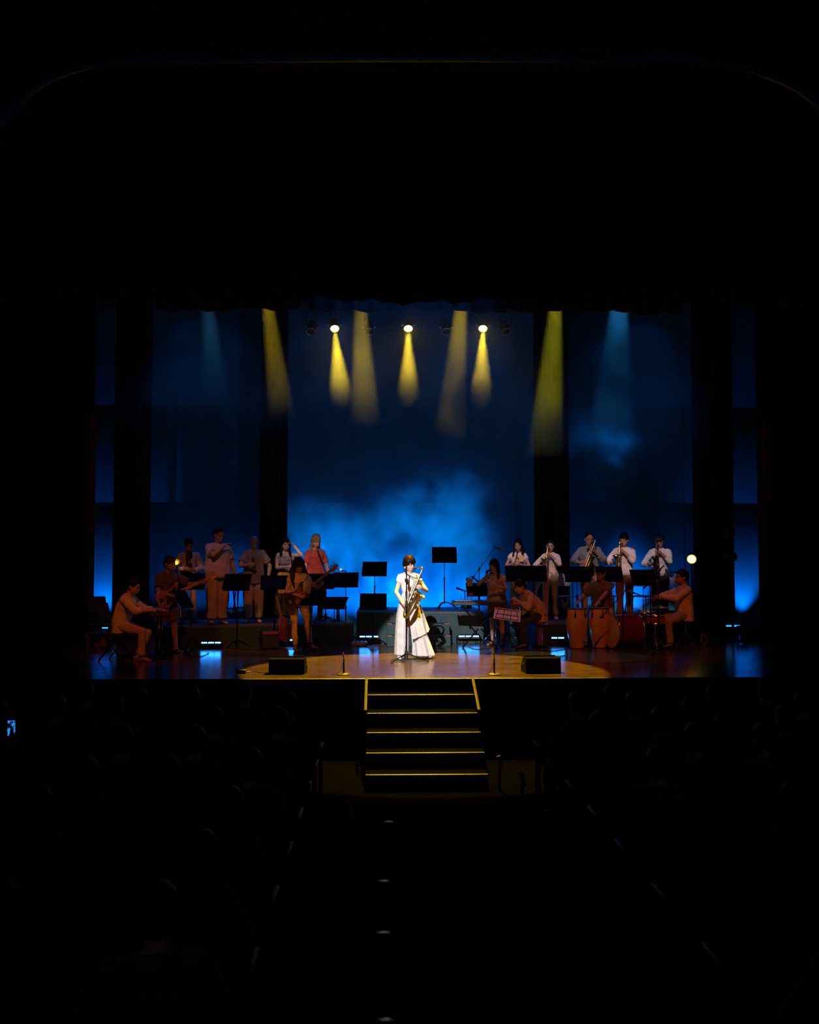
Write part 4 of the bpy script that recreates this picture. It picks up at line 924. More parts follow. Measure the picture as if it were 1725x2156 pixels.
mic_parts(ms, (.04, .07, 1.24), (.3, 1, .12), .16)
m = M(); m.cyl((0, 0, 1.02), (0, 0, 1.10), .018, n=12); m.build('collar', black_plastic, ms)
m = M(); pts = [(.02, .04, 1.22), (-.03, -.02, .9), (.02, .02, .5), (-.02, 0, .2), (-.06, -.02, .02), (-.22, -.05, .008)]; m.tube(smooth_path(pts, 6), .004, 6); m.build('cable', rubber, ms)

# ------------------------------------------------------------------ five singers on the left riser
C_ = cloth
cream = C_('cream cotton', (0.62, 0.52, 0.42)); mic_g = 'hand-held microphones'
def mic_in(P, s, label, flip=1, tiltn=0.0, L=.2):
    g, side, d, n_ = P['grips'][s]; ax = P['WD']((side * flip + n_ * tiltn).normalized()); w = P['W'](g); mk = make_mic(label, w - ax * .055, ax, L); return mk
def loc_(px, py, z): p = gnd(px, py, z); return (p.x, p.y, z)
P = make_person('slim young man in a pale open shirt, leftmost of the singers', loc_(396, 1311, 1.4), .25, 1.6, .92, False, 'brown', 'black', 'short', lean=.03, head=(.1, .35), lhand=(.10, -.24, 1.0), rhand=(-.08, -.26, 1.02),
                top='shirt', top_m=C_('pale open shirt', (0.55, 0.42, 0.36)), sleeve='long', bottom='trousers', bottom_m=cream, topz=.86, knee_w=1.05)
m = M(); m.loft([[P['T']((a * cos(q), b_ * sin(q), z)) for q in [pi * 1.5 - .55 + 1.1 * i / 8 for i in range(9)]] for z, a, b_ in ((.90, .12, .150), (1.1, .12, .130), (1.25, .12, .135), (1.36, .10, .120))], cap=False); m.build('dark_undershirt', C_('dark tee', (0.05, 0.03, 0.03)), P['root'])
mic_in(P, -1, 'black microphone held at the chest by the youngest singer', 1)
P = make_person('big tall man in a pink polo shirt, hand at his mouth', loc_(458, 1314, 1.4), .45, 1.80, 1.32, False, 'brown', 'black', 'crop', lean=.02, head=(.35, .40), lhand=(.34, -.05, .86), rhand=(.03, -.27, 1.44), rel=(-1, -.4, -1),
                top='loose', top_m=C_('pink polo', (0.50, 0.33, 0.34)), sleeve='loose', bottom='trousers', bottom_m=C_('tan trousers', (0.55, 0.42, 0.30)), knee_w=1.45, topz=.86, shoe_m=mat('pale trainer', (0.6, 0.55, 0.5)))
mic_in(P, -1, 'black microphone at the mouth of the tall man in the pink polo', 1)
P = make_person('bald man with glasses in a taupe shirt holding a microphone', loc_(534, 1311, 1.4), .1, 1.66, 1.12, False, 'tan', 'black', 'bald', lean=.02, head=(.15, .45), lhand=(.27, -.02, .84), rhand=(-.09, -.30, 1.10), rel=(-1, .2, -1),
                top='loose', top_m=C_('taupe shirt', (0.24, 0.17, 0.15)), sleeve='loose', bottom='trousers', bottom_m=C_('pale grey trousers', (0.55, 0.50, 0.48)), topz=.80, knee_w=1.25, shoe_m=mat('pale trainer', (0.6, 0.55, 0.5)))
mic_in(P, -1, 'black microphone in the hand of the bald singer', 1)
def glasses(P):
    m = M()
    for s in (-1, 1):
        m.ring(P['Hd']((s * .031, -.096, .004)), .022, .0022, P['HR'] @ Matrix.Rotation(pi / 2, 3, 'X'), 16, 5); m.tube([P['Hd']((s * .052, -.094, .008)), P['Hd']((s * .078, .0, .012))], .002, 5)
    m.tube([P['Hd']((-.01, -.098, .006)), P['Hd']((.01, -.098, .006))], .002, 5); m.build('glasses', chrome, P['root'])
glasses(P)
P = make_person('long-haired woman in a ruffled off-shoulder top and yellow skirt', loc_(600, 1310, 1.4), .2, 1.62, 1.0, True, 'light', 'black', 'long', lean=.02, head=(.15, .22), lhand=(.15, -.14, 1.46), rhand=(.02, -.26, 1.06), lel=(.7, -.3, -1), rel=(-1, .1, -1),
                top='offshoulder', top_m=mat('grey floral ruffle', (0.32, 0.30, 0.29), 0.85, var=.7, nscale=28, bump=.5), bottom='skirt', bottom_m=C_('mustard skirt', (0.75, 0.42, 0.05)), topz=.98, shoe_m=mat('pale sandal', (0.65, 0.5, 0.42)))
mic_in(P, -1, 'black microphone held at the waist by the woman in the yellow skirt', 1)
P = make_person('fair long-haired woman in a red short-sleeved dress', loc_(664, 1309, 1.4), .3, 1.69, 1.08, True, 'light', 'fair', 'long', lean=.02, head=(.35, .42), lhand=(.27, -.10, .80), rhand=(-.24, -.05, .82),
                top='dress', top_m=C_('red dress', (0.72, 0.10, 0.06)), sleeve='short', bottom=None, shoe_m=mat('patterned boot', (0.28, 0.18, 0.12), 0.6, var=.9, nscale=60))
m = M(); m.loft([[V((a * cos(q), b_ * sin(q), z)) for q in [2 * pi * i / 30 for i in range(30)]] for z, a, b_ in ((1.035, .160, .128), (1.05, .157, .125), (1.065, .153, .122), (1.07, .14, .11))]); m.tube(smooth_path([(.05, -.13, 1.05), (.06, -.16, .98), (.05, -.17, .9)], 4), .008, 6); m.build('belt_tie', C_('red dress', (0.72, 0.10, 0.06)), P['root'])
for s in (1, -1):
    h_, kn, an = P['legs'][s]; m = M(); m.tube([an + V((0, 0, -.03)), an + V((0, 0, .06)), an.lerp(kn, .45)], [.048, .046, .058], 14); m.build('boot_shaft', MATS['patterned boot'], P['root'])
mb = make_mic_stand('black boom microphone stand beside the red dress', .95, (-.10, 0, .28), foot=.28, mic=True, clip_dir=(-.35, .3, .8)); mb.location = loc_(686, 1311, 1.4)

# ------------------------------------------------------------------ left front: keyboard player, bassist, guitarist
P = make_person('keyboard player in a cream shirt seated in profile at the far left', (X(256, 16.0), 16.0, 1.0), 1.42, 1.70, 1.05, False, 'tan', 'black', 'short', lean=.30, head=(0, .12), sit=.47, lhand=(.17, -.56, .80), rhand=(-.13, -.56, .80), lel=(.8, .2, -1), rel=(-.8, .2, -1),
                lfoot=(.12, -.28, 0), rfoot=(-.10, -.42, 0), top='loose', top_m=C_('cream work shirt', (0.70, 0.56, 0.42)), sleeve='rolled', bottom='trousers', bottom_m=C_('ochre trousers', (0.52, 0.34, 0.20)), curl=.4, palm_in={'l': (0, 0, -1), 'r': (0, 0, -1)}, shoe_m=mat('brown shoe', (0.32, 0.15, 0.08), 0.5), topz=.84)
fabric_black = mat('black chair fabric', (0.015, 0.015, 0.016), 0.85)
def pchair(label, loc, rz, seat_h=.46, cat='chair', back=True):
    r = thing('folding_chair', label, cat, loc, rz); m = M(); m.box((0, 0, seat_h), (.42, .40, .05), None, .02); m.build('seat', fabric_black, r)
    m = M(); Rb = Matrix.Rotation(-.18, 3, 'X'); m.box((0, .24, seat_h + .34), (.42, .035, .30), Rb, .015); m.build('backrest', fabric_black, r)
    for s in (-1, 1):
        m = M(); m.tube([(s * .2, -.19, .005), (s * .2, .16, seat_h), (s * .19, .27, seat_h + .46)], .012, 8); m.build('front_leg', black_metal, r); m = M(); m.tube([(s * .2, .22, .005), (s * .2, -.12, seat_h)], .012, 8); m.build('rear_leg', black_metal, r)
    return r
pchair('black padded chair under the seated keyboard player', (X(250, 16.0), 15.99, 1.0), 1.42, .42)
pchair('empty black chair with a tilted back at the left wing', (X(226, 17.6), 17.6, 1.0), 1.0, .46)
kb = make_keyboard('keyboard with dark red end cheeks on a crossed stand at the left', .95, mat('dark red cheek', (0.13, 0.012, 0.02), 0.45)); kb.location = (X(336, 16.25), 16.30, 1.70); kb.rotation_euler = (0, 0, radians(103))
make_x_stand('black crossed stand under the red-ended keyboard', .695, .55, (X(336, 16.25), 16.30, 1.0), radians(103))
P = make_person('bass player in a dark shirt, a lit lamp behind his head', (X(352, 17.3), 17.3, 1.0), .75, 1.67, 1.1, False, 'brown', 'black', 'short', lean=.12, head=(.25, .2), lhand=(.46, -.36, 1.20), rhand=(-.02, -.22, .98), lel=(.8, .2, -1), rel=(-1, .5, -.5),
                lfoot=(.14, -.12, 0), rfoot=(-.12, .05, 0), top='loose', top_m=C_('dark brown shirt', (0.10, 0.055, 0.045)), sleeve='loose', bottom='shorts', bottom_m=C_('dark shorts', (0.09, 0.05, 0.045)), shoe_m=mat('brown shoe', (0.32, 0.15, 0.08), 0.5), curl=.8)
gt = make_guitar('brown bass guitar with a pale maple neck held by the bass player', mat('brown bass body', (0.36, 0.17, 0.10), 0.3, coat=.4, bump=0), mat('maple neck', (0.72, 0.40, 0.20), 0.4, bump=0.05), 1.05)
def place_guitar(gt, P, y=-.22, z=1.0, x=-.02, up=.35, tw=0.0):
    nd = P['WD'](V((cos(up) * cos(tw), cos(up) * sin(tw), sin(up)))); fr = P['WD'](V((0, -1, .15))); c = P['W'](V((x, y, z)))
    xx = nd.normalized(); yy = (-fr); yy = (yy - xx * yy.dot(xx)).normalized(); zz = xx.cross(yy); gt.matrix_world = Matrix.Translation(c) @ Matrix((xx, yy, zz)).transposed().to_4x4(); return gt
place_guitar(gt, P, -.185, .98, -.04, .42, -.25)
def strap(P, gt, m_):
    inv = Matrix.Rotation(-P['root'].rotation_euler.z, 3, 'Z'); L0 = V(P['root'].location)
    a = inv @ (gt.matrix_world @ V((-.23, .0, 0)) - L0); b_ = inv @ (gt.matrix_world @ V((.17, .01, .14)) - L0); k = 1
    m = M(); T = P['T']; m.tube(smooth_path([a, T((-.19, .10, 1.15)), T((.02, .14, 1.38)), T((.125, .03, 1.43)), T((.14, -.10, 1.30)), b_], 6), .012, 6, flat=(.4, 1)); m.build('strap', m_, gt)
    ob = [c for c in bpy.data.objects if c.parent == gt and c.name.startswith('strap')][-1]; ob.matrix_parent_inverse = gt.matrix_world.inverted() @ P['root'].matrix_basis
bpy.context.view_layer.update()
strap(P, gt, black_plastic)
gm_ = (X(628, 17.5), 17.5, 1.0)
P = make_person('curly dark-haired woman in tan jeans playing a dark electric guitar', gm_, .30, 1.63, 1.0, True, 'brown', 'black', 'wavy', lean=.06, head=(.2, .35), lhand=(.36, -.26, 1.17), rhand=(-.06, -.23, .98), lel=(.9, .3, -1), rel=(-1, .5, -.7),
                lfoot=(.26, .06, 0), rfoot=(-.05, -.06, 0), ltoe=.5, rtoe=-.1, top='blouse', top_m=C_('beige top', (0.45, 0.30, 0.18)), sleeve='cap', bottom='jeans', bottom_m=C_('tan jeans', (0.62, 0.38, 0.18)), shoe_m=mat('brown boot', (0.24, 0.09, 0.05), 0.5), curl=.8, topz=.92)
m = M(); T = P['T']; m.loft([[T((.10 + a * cos(q), b_ * sin(q), z)) for q in [2 * pi * i / 24 for i in range(24)]] for z, a, b_ in ((1.06, .13, .15), (1.2, .14, .155), (1.34, .13, .145), (1.43, .10, .105), (1.47, .06, .07))]); P['place'](m, 'shawl', C_('striped shawl', (0.60, 0.42, 0.26)), v=.012, wr_=.008, ws=16)
gt = make_guitar('dark electric bass with a brown neck held by the woman in tan jeans', mat('black guitar body', (0.02, 0.012, 0.012), 0.2, coat=.6, bump=0), mat('rosewood neck', (0.36, 0.15, 0.08), 0.4, bump=0.05), 1.0, guard_m=mat('dark red guard', (0.20, 0.04, 0.03), 0.3, bump=0)); place_guitar(gt, P, -.185, .97, -.04, .66, -.15)
bpy.context.view_layer.update(); strap(P, gt, black_plastic)
# small body lute on its stand, stool silhouettes
lt = thing('cuatro', 'small dark red fretted instrument leaning on its stand before the riser', 'string instrument', loc_(597, 1362, 1.0), .1); wood_r = mat('dark red varnish', (0.12, 0.016, 0.012), 0.25, coat=.5, bump=0)
Rl = Matrix.Rotation(-.18, 3, 'X') @ Matrix.Rotation(-.22, 3, 'Y')
def eightbody(c, s, Rl, n=36):
    out = []
    for i in range(n):
        q = 2 * pi * i / n; r_ = .15 + .035 * cos(2 * q) - .03 * cos(q * 1.0) + (-.018 if abs(cos(q)) < .3 else 0); out.append((r_ * sin(q) * .95, r_ * cos(q) * 1.35))
    return out
bp_ = eightbody(0, 1, Rl); m = M(); m.loft([[Rl @ V((p[0] * c, y, p[1] * c)) + V((0, 0, .36)) for p in bp_] for y, c in ((-.035, .97), (-.03, 1), (.035, 1), (.04, .97))]); m.build('body', wood_r, lt)
m = M(); m.box(V((0, 0, .36)) + Rl @ V((0, -.03, .40)), (.045, .02, .42), Rl); m.build('neck', mat('dark fingerboard', (0.05, 0.03, 0.02), 0.4), lt)
m = M(); m.box(V((0, 0, .36)) + Rl @ V((0, -.028, .66)), (.07, .016, .12), Rl, .005); m.build('headstock', wood_r, lt)
m = M(); m.cyl(V((0, 0, .36)) + Rl @ V((0, -.036, .02)), V((0, 0, .36)) + Rl @ V((0, -.040, .02)), .04, n=20); m.build('sound_hole', black_plastic, lt)
for i in range(4): m = M(); m.cyl(V((0, 0, .36)) + Rl @ V((-.05, -.028, .63 + .03 * (i % 2) * 1.5 - .01)) if i < 2 else V((0, 0, .36)) + Rl @ V((.05, -.028, .63 + .03 * (i % 2) * 1.5)), V((0, 0, .36)) + Rl @ V((-.035 if i < 2 else .035, -.028, .635 + .045 * (i % 2))), .006, n=8); m.build('tuning_peg', black_plastic, lt)
gs = thing('instrument_stand', 'black tubular stand carrying the small dark red instrument', 'instrument stand', loc_(592, 1360, 1.0), .1); m = M(); m.tube([(0, .16, .02), (0, .12, .1), (0, .10, .95)], .011, 8); m.build('upright', black_metal, gs)
m = M(); m.tube([(-.06, .02, .96), (0, .10, .95), (.07, .02, .96)], .009, 8); m.build('neck_fork', black_metal, gs)
for s in (-1, 1): m = M(); m.tube([(0, .12, .3), (s * .2, -.06, .10), (s * .22, -.14, .015)], .011, 8); m.build('leg', black_metal, gs); m = M(); m.tube([(s * .12, .04, .18), (s * .13, -.08, .15), (s * .13, -.09, .19)], .009, 8); m.build('support_arm', black_metal, gs)
make_stool('tall stool with round back hoop left, seen dark against the blue', loc_(483, 1305, 1.4), .64, .2); make_stool('tall stool beside the bald singer, seen dark against the blue', loc_(507, 1304, 1.4), .66, -.2)
# small amplifier and bottle
m = M(); m.box((0, 0, .17), (.32, .24, .32), None, .02); am = thing('guitar_amplifier', 'small black guitar amplifier on the floor before the left riser', 'amplifier', loc_(567, 1366, 1.0), .3); m.build('cabinet', black_plastic, am)
m = M(); m.box((0, -.122, .14), (.28, .008, .22)); m.build('grille', fabric_black, am); m = M(); m.box((0, -.118, .29), (.28, .01, .04)); m.build('control_panel', mat('red control panel', (0.3, 0.05, 0.03), 0.4), am)
bt = thing('water_bottle', 'small clear-topped bottle standing on the end of the left riser', 'bottle', loc_(712, 1308, 1.4)); m = M(); m.lathe([(.03, 0), (.035, .02), (.035, .12), (.03, .13)]); m.build('sleeve', fabric_black, bt); m = M(); m.lathe([(.034, .12), (.036, .17), (.03, .21), (.015, .235)]); m.build('body', mat('frosted bottle', (0.6, 0.6, 0.65), 0.2), bt); m = M(); m.lathe([(.03, .225), (.038, .25), (.03, .275), (.01, .28)]); m.build('cap', mat('pale pink cap', (0.85, 0.6, 0.5), 0.4), bt)

# ------------------------------------------------------------------ five wind players on the right riser
def blower(label, px, fpy, H, girth, female, sk, hair, hst, rz, shirt, sleeve, trousers, sxl, s, zt=(.05, .28, 1), bell=(-.25, -1, 0), mat_=None, head=(0, .28), top='shirt', topz=.88, **kw):
    loc = loc_(px, fpy - 1.5, 1.4); z = V(zt).normalized(); b_ = V(bell); b_ = (b_ - z * b_.dot(z)).normalized(); k = H / 1.75
    hd = Matrix.Rotation(head[0], 3, 'Z') @ Matrix.Rotation(head[1], 3, 'X')
    mouth = V((0, -.02, 1.60)) * k + hd @ (V((0, -.100, -.066)) * k * 1.1); org = mouth + (b_ * .185 + z * .014) * s
    lp = org - z * .17 * s + V((.045, -.0, 0)); rp = org - z * .44 * s + V((-.05, .02, 0))
    P = make_person(label, loc, rz, H, girth, female, sk, hair, hst, head=head, lhand=lp + V((.03, .07, -.01)), rhand=rp + V((-.05, .07, .02)), lel=(1, .2, -1), rel=(-1, .3, -.6), top=top, top_m=shirt, sleeve=sleeve, bottom='trousers', bottom_m=trousers, topz=topz, curl=.75, hdir={'l': (-.55, -.75, .2), 'r': (.55, -.75, .1)}, palm_in={'l': (-.5, .3, 0), 'r': (.5, .3, 0)}, **kw)
    sx = make_sax(sxl, s, mat_); place_sax(sx, P['W'](P['Hd']((0, -.100, -.066))), P['WD'](z), P['WD'](b_), s); return P
white_c = C_('white cotton', (0.80, 0.72, 0.68))
P = make_person('long black-haired woman in a white sleeveless top with a page at her chest', loc_(1092, 1304.5, 1.4), -.15, 1.62, 1.0, True, 'tan', 'black', 'long', head=(-.2, .25), lhand=(.05, -.27, 1.10), rhand=(-.08, -.27, 1.12), lel=(1, .1, -1), rel=(-1, .1, -1),
                top='blouse', top_m=white_c, sleeve='cap', bottom='trousers', bottom_m=C_('white trousers', (0.72, 0.66, 0.62)), topz=.90, knee_w=1.1)
g = P['W'](V((-.06, -.31, 1.14))); tr = thing('trumpet', 'small brass horn held low by the woman in the white sleeveless top', 'trumpet'); m = M(); m.tube([(0, 0, -.10), (0, 0, .15), (0, 0, .20), (0, 0, .235)], [.008, .009, .02, .05], 14, cap=False); m.tube(smooth_path([(0, -.01, -.08), (.05, -.01, -.08), (.06, -.01, .02), (.05, -.01, .10), (.0, -.01, .10)], 4), .006, 8); m.build('tubing', brass, tr)
for i in range(3): m = M(); m.cyl((.02, -.01, -.03 + i * .03), (.08, -.01, -.03 + i * .03), .010, n=10); m.build('valve', brass, tr)
orient(tr, g, (.25, -.1, 1), (1, 0, 0))
m = M(); Rp = Matrix.Rotation(-.15, 3, 'X'); m.box((0, 0, 0), (.17, .002, .13), Rp); q = m.build('page', mat('yellowed page', (0.75, 0.58, 0.30), 0.8)); q.location = P['W'](V((.02, -.28, 1.22))); q.rotation_euler = (0, 0, -.1); tag(q, 'yellowish page clipped above the small brass horn', 'page')
blower('woman with tied-back hair in a cream shirt playing a small saxophone', 1160, 1306, 1.60, .98, True, 'tan', 'black', 'bun', -.25, C_('cream shirt', (0.74, 0.62, 0.52)), 'rolled', C_('grey-green trousers', (0.30, 0.30, 0.24)), 'small gold saxophone of the woman in the cream shirt', .92, mat_=brass, head=(.05, .2), shoe_m=mat('pale trainer', (0.6, 0.55, 0.5)))
P = blower('stocky short-haired man in an open grey-blue shirt playing saxophone', 1242, 1306, 1.75, 1.22, False, 'tan', 'black', 'crop', -.05, C_('grey-blue overshirt', (0.28, 0.30, 0.33)), 'rolled', C_('cream trousers', (0.60, 0.48, 0.38)), 'gold saxophone held across the body of the man in grey-blue', 1.1, zt=(.42, .25, 1), bell=(.2, -1, 0), mat_=brass, head=(.1, .22))
m = M(); T = P['T']; m.loft([[T((a * cos(q), b_ * sin(q), z)) for q in [pi * 1.5 - .42 + .84 * i / 8 for i in range(9)]] for z, a, b_ in ((.90, .17, .158), (1.05, .17, .148), (1.2, .18, .152), (1.34, .18, .150), (1.44, .12, .09))], cap=False); m.build('black_undershirt', C_('black tee', (0.02, 0.02, 0.022)), P['root']); glasses(P)
blower('dark-haired man in a white short-sleeved shirt playing saxophone', 1316, 1306, 1.73, 1.05, False, 'tan', 'black', 'short', -.35, white_c, 'rolled', C_('brown trousers', (0.34, 0.20, 0.12)), 'slim gold saxophone of the man in the white short-sleeved shirt', .98, zt=(.02, .2, 1), head=(-.15, .3), mat_=brass)
blower('man in a flat cap and white long-sleeved shirt playing saxophone', 1391, 1306, 1.70, 1.0, False, 'brown', 'black', 'cap', -.3, C_('white blue shirt', (0.70, 0.70, 0.74)), 'rolled', C_('black trousers', (0.03, 0.03, 0.035)), 'dark saxophone of the man in the flat cap', .98, zt=(-.05, .2, 1), head=(-.1, .25), mat_=mat('black nickel', (0.08, 0.06, 0.06), 0.3, 0.9, bump=0))
slat = mat('pale grey plastic', (0.38, 0.40, 0.44), 0.5)
for px, lb in ((1188, 'grey slat-backed chair behind the woman in the cream shirt'), (1277, 'grey slat-backed chair between the two middle saxophonists'), (1345, 'grey slat-backed chair before the bright bay, right of the brown trousers'), (1416, 'grey slat-backed chair behind the drummer')):
    p = at(px, 1250, 20.35); make_chair(lb, slat, (p.x, 20.3, 1.4), pi + .1, 'slat-backed chairs on the right riser') if px != 1188 else make_chair(lb, slat, (p.x, 20.2, 1.4), .1, 'slat-backed chairs on the right riser')

# ------------------------------------------------------------------ right front: second keyboard, percussion, drums
P = make_person('brown-haired woman in a patterned loose top singing over the second keyboard', (X(1046, 18.55), 18.55, 1.0), -.55, 1.62, 1.08, True, 'tan', 'brown', 'long', lean=.16, head=(-.35, .25), lhand=(.14, -.36, 1.12), rhand=(-.10, -.22, 1.30), lel=(1, .3, -1), rel=(-1, -.1, -1),
                top='loose', top_m=mat('patterned beige top', (0.62, 0.46, 0.34), 0.85, var=.5, nscale=24), sleeve='cap', bottom='shorts', bottom_m=C_('dark brown shorts', (0.07, 0.04, 0.035)), topz=.88, shoe_m=mat('brown shoe', (0.32, 0.15, 0.08), 0.5), hdir={'r': (0, -.3, 1)})
mic_in(P, -1, 'black microphone at the mouth of the woman in the patterned top', -1, 0)
kb = make_keyboard('black keyboard in front of the woman in the patterned top', .95); p = at(1010, 1270, 18.1); kb.location = (p.x, 18.1, p.z - .05); kb.rotation_euler = (0, 0, -.12)
make_x_stand('black crossed stand under the second keyboard', p.z - 1.08, .6, (p.x, 18.1, 1.0), -.12)
P = make_person('man in an ochre shirt bent over in profile at the red percussion pad', (X(1134, 18.2), 18.2, 1.0), -1.25, 1.70, 1.08, False, 'tan', 'black', 'short', lean=.62, head=(0, -.1), sit=.50, lhand=(.14, -.50, .86), rhand=(-.12, -.48, .84), lel=(1, .2, -1), rel=(-1, .2, -1),
                lfoot=(.14, -.40, 0), rfoot=(-.16, -.30, 0), top='loose', top_m=C_('ochre shirt', (0.55, 0.34, 0.16)), sleeve='rolled', bottom='trousers', bottom_m=C_('black trousers', (0.03, 0.03, 0.035)), topz=.84)
ps = thing('drum_throne', 'round low stool with a thick column under the man in the ochre shirt', 'stool', (X(1136, 18.2), 18.2, 1.0)); m = M(); m.lathe([(.14, .42), (.16, .44), (.16, .485), (.13, .50), (.001, .505)]); m.build('seat', mat('brown seat vinyl', (0.30, 0.13, 0.07), 0.5), ps); m = M(); m.lathe([(.055, .02), (.05, .42)], n=16); m.build('column', mat('brown column', (0.20, 0.08, 0.05), 0.5), ps); m = M(); m.lathe([(.15, 0), (.15, .02), (.06, .04)], n=20); m.build('base', black_metal, ps)
pp = thing('percussion_pad', 'bright red electronic percussion pad on a chrome tripod', 'percussion pad'); p = gnd(1098, 1362, 1.0); pp.location = (p.x, p.y, 1.0); zc_ = at(1096, 1269, p.y).z - 1.0; red_pl = mat('red plastic', (0.55, 0.03, 0.02), 0.4)
m = M(); m.box((0, 0, zc_), (.34, .28, .05), Matrix.Rotation(.15, 3, 'X'), .01); m.build('case', red_pl, pp)
for i in range(2):
    for j in range(3): m = M(); m.box(V((-.10 + j * .10, -.06 + i * .12, zc_ + .028)), (.085, .10, .01), Matrix.Rotation(.15, 3, 'X'), .004); m.build('pad', black_plastic, pp)
m = M(); m.tube([(0, 0, .06), (0, 0, zc_ - .03)], .013, 10); m.build('post', chrome, pp)
for i in range(3): a = .6 + i * 2.094; m = M(); m.tube([(0, 0, .38), (.30 * cos(a), .30 * sin(a), .015)], .009, 8); m.tube([(0, 0, .12), (.16 * cos(a), .16 * sin(a), .185)], .005, 6); m.build('leg', chrome, pp)
cy = make_tripod_cymbal('flat brass cymbal on a chrome stand before the woman in the patterned top', 0, .21, 0); bpy.data.objects.remove(cy) if False else None
for o_ in kids(cy) + [k2 for k1 in kids(cy) for k2 in kids(k1)]: bpy.data.objects.remove(o_)
bpy.data.objects.remove(cy)
p = gnd(1047, 1358, 1.0); hz = at(1042, 1224, p.y).z - 1.0
cy = make_tripod_cymbal('flat brass cymbal on a chrome stand before the woman in the patterned top', hz, .24, .04, .34, rot=.2); cy.location = (p.x - .02, p.y, 1.0)
bs = make_mic_stand('tall black boom stand reaching up over the second keyboard', 1.42, (.30, 0, .42), foot=.3, mic=True, clip_dir=(1, 0, -.35)); bs.location = loc_(1010, 1352, 1.0)
cs = make_mic_stand('chrome tripod microphone stand right of the riser steps', .98, None, foot=.34, metal=chrome, mic=False, rot=.35); cs.location = loc_(979, 1352, 1.0)
mic_parts(cs, (.03, 0, .98), (-1, 0, .35), .2)
cs = make_mic_stand('thin microphone stand with a curved clip, behind the chrome tripod', 1.22, (.08, 0, .05), foot=.28, rd=.005, clip_dir=(1, 0, -.8)); cs.location = loc_(985, 1349, 1.0)
rc = thing('receiver_box', 'small black wireless receiver with two aerials on the centre riser', 'receiver', loc_(982, 1280, 1.6)); m = M(); m.box((0, 0, .025), (.22, .16, .045), None, .004); m.build('case', black_plastic, rc); m = M(); m.box((-.04, -.081, .028), (.06, .003, .014)); m.build('display', glow('green display', (0.05, 0.5, 0.02), .25), rc)
for s in (-1, 1): m = M(); m.tube([(s * .10, -.05, .03), (s * .13, -.05, .28)], .003, 6); m.build('aerial', black_plastic, rc)
m = M(); m.box((0, 0, 0), (.11, .003, .14)); q = m.build('hanging_card', mat('pale card', (0.42, 0.34, 0.36), 0.7)); q.location = at(989, 1226, 18.4); tag(q, 'pinkish card fixed to the thin stand with the curved clip', 'card')
m = M(); m.ell((0, 0, 0), (.055, .03, .035)); m.box((0, 0, -.05), (.012, .012, .07)); q = m.build('maraca', mat('red lacquer', (0.65, 0.02, 0.02), 0.3)); q.location = at(992, 1252, 18.3) ; tag(q, 'small bright red shaker mounted beside the second keyboard', 'shaker')
# congas
cm = mat('honey conga wood', (0.66, 0.33, 0.13), 0.35, var=.15, nscale=3, coat=.3, bump=0); hm_ = mat('drum hide', (0.62, 0.42, 0.28), 0.6)
cg = make_drum('conga_drum', 'orange-brown conga with a clear shell, outer one of the two', .15, .70, cm, hm_, 6, 'conga', 'congas', conga=True, rim=.007); cg.location = loc_(1215, 1365, 1.0); cg.scale = (1.18,) * 2 + (1.02,)
cg2 = dup(cg, loc_(1262, 1364, 1.0), .5, 'orange-brown conga with a cable across it, next to the bass drum'); cg2.scale = (1.18,) * 2 + (1.02,)
P = make_person('conga player with glasses in a dark olive shirt behind the two congas', (X(1268, 18.45), 18.45, 1.0), -.5, 1.72, 1.12, False, 'brown', 'black', 'short', lean=.10, head=(-.35, .32), sit=.60, lhand=(.06, -.50, .82), rhand=(-.34, -.36, .84), lel=(1, .2, -1), rel=(-1, .2, -1),
                lfoot=(.24, -.25, 0), rfoot=(-.22, -.25, 0), top='loose', top_m=C_('dark olive shirt', (0.13, 0.085, 0.045)), sleeve='loose', bottom='trousers', bottom_m=C_('tan trousers', (0.55, 0.42, 0.30)), curl=.3, palm_in={'l': (0, 0, -1), 'r': (0, 0, -1)}, topz=.84); glasses(P)
ps = thing('conga_stool', 'plain dark stool hidden under the conga player', 'stool', (X(1268, 18.5), 18.5, 1.0)); m = M(); m.lathe([(.16, .52), (.17, .56), (.15, .60), (.001, .605)]); m.build('seat', black_plastic, ps)
for i in range(4): a = .8 + i * pi / 2; m = M(); m.tube([(.1 * cos(a), .1 * sin(a), .53), (.2 * cos(a), .2 * sin(a), .005)], .012, 8); m.build('leg', black_metal, ps)
# drum kit: each drum its own thing
kit = mat('dark red lacquer shell', (0.16, 0.012, 0.008), 0.32, coat=.3, bump=0); kit2 = mat('orange red lacquer shell', (0.32, 0.04, 0.015), 0.28, coat=.5, bump=0)
bd_ = make_drum('bass_drum', 'dark red bass drum lying on its side with a pale front head', .29, .50, kit, hm_, 8, 'drum', rim=.014); c = at(1290, 1331, 17.85)
orient(bd_, (c.x + .46, 18.02, 1.32), (-.95, -.32, 0.0), (0, 0, 1))
for s in (-1, 1):
    m = M(); m.tube([(-.05, s * .27, .35), (-.31, s * .36, .42)], .009, 8); m.build('spur', black_metal, bd_)
t1 = make_drum('tom_drum', 'small orange-red tom over the bass drum, outer one', .14, .17, kit2, hm_, 6, 'drum', 'toms over the bass drum'); c = at(1357, 1301, 18.25); t1.location = (c.x, 18.25, c.z - .08)
t2 = make_drum('tom_drum', 'orange-red tom nearest the drummer', .15, .19, kit2, hm_, 6, 'drum', 'toms over the bass drum'); c = at(1380, 1301, 18.2); t2.location = (c.x - .02, 18.60, c.z - .10)
sn = make_drum('snare_drum', 'shallow orange-red snare drum in front of the drummer', .175, .13, kit2, hm_, 8, 'drum'); c = at(1378, 1303, 17.9); sn.location = (c.x + .0, 17.85, c.z - .07)
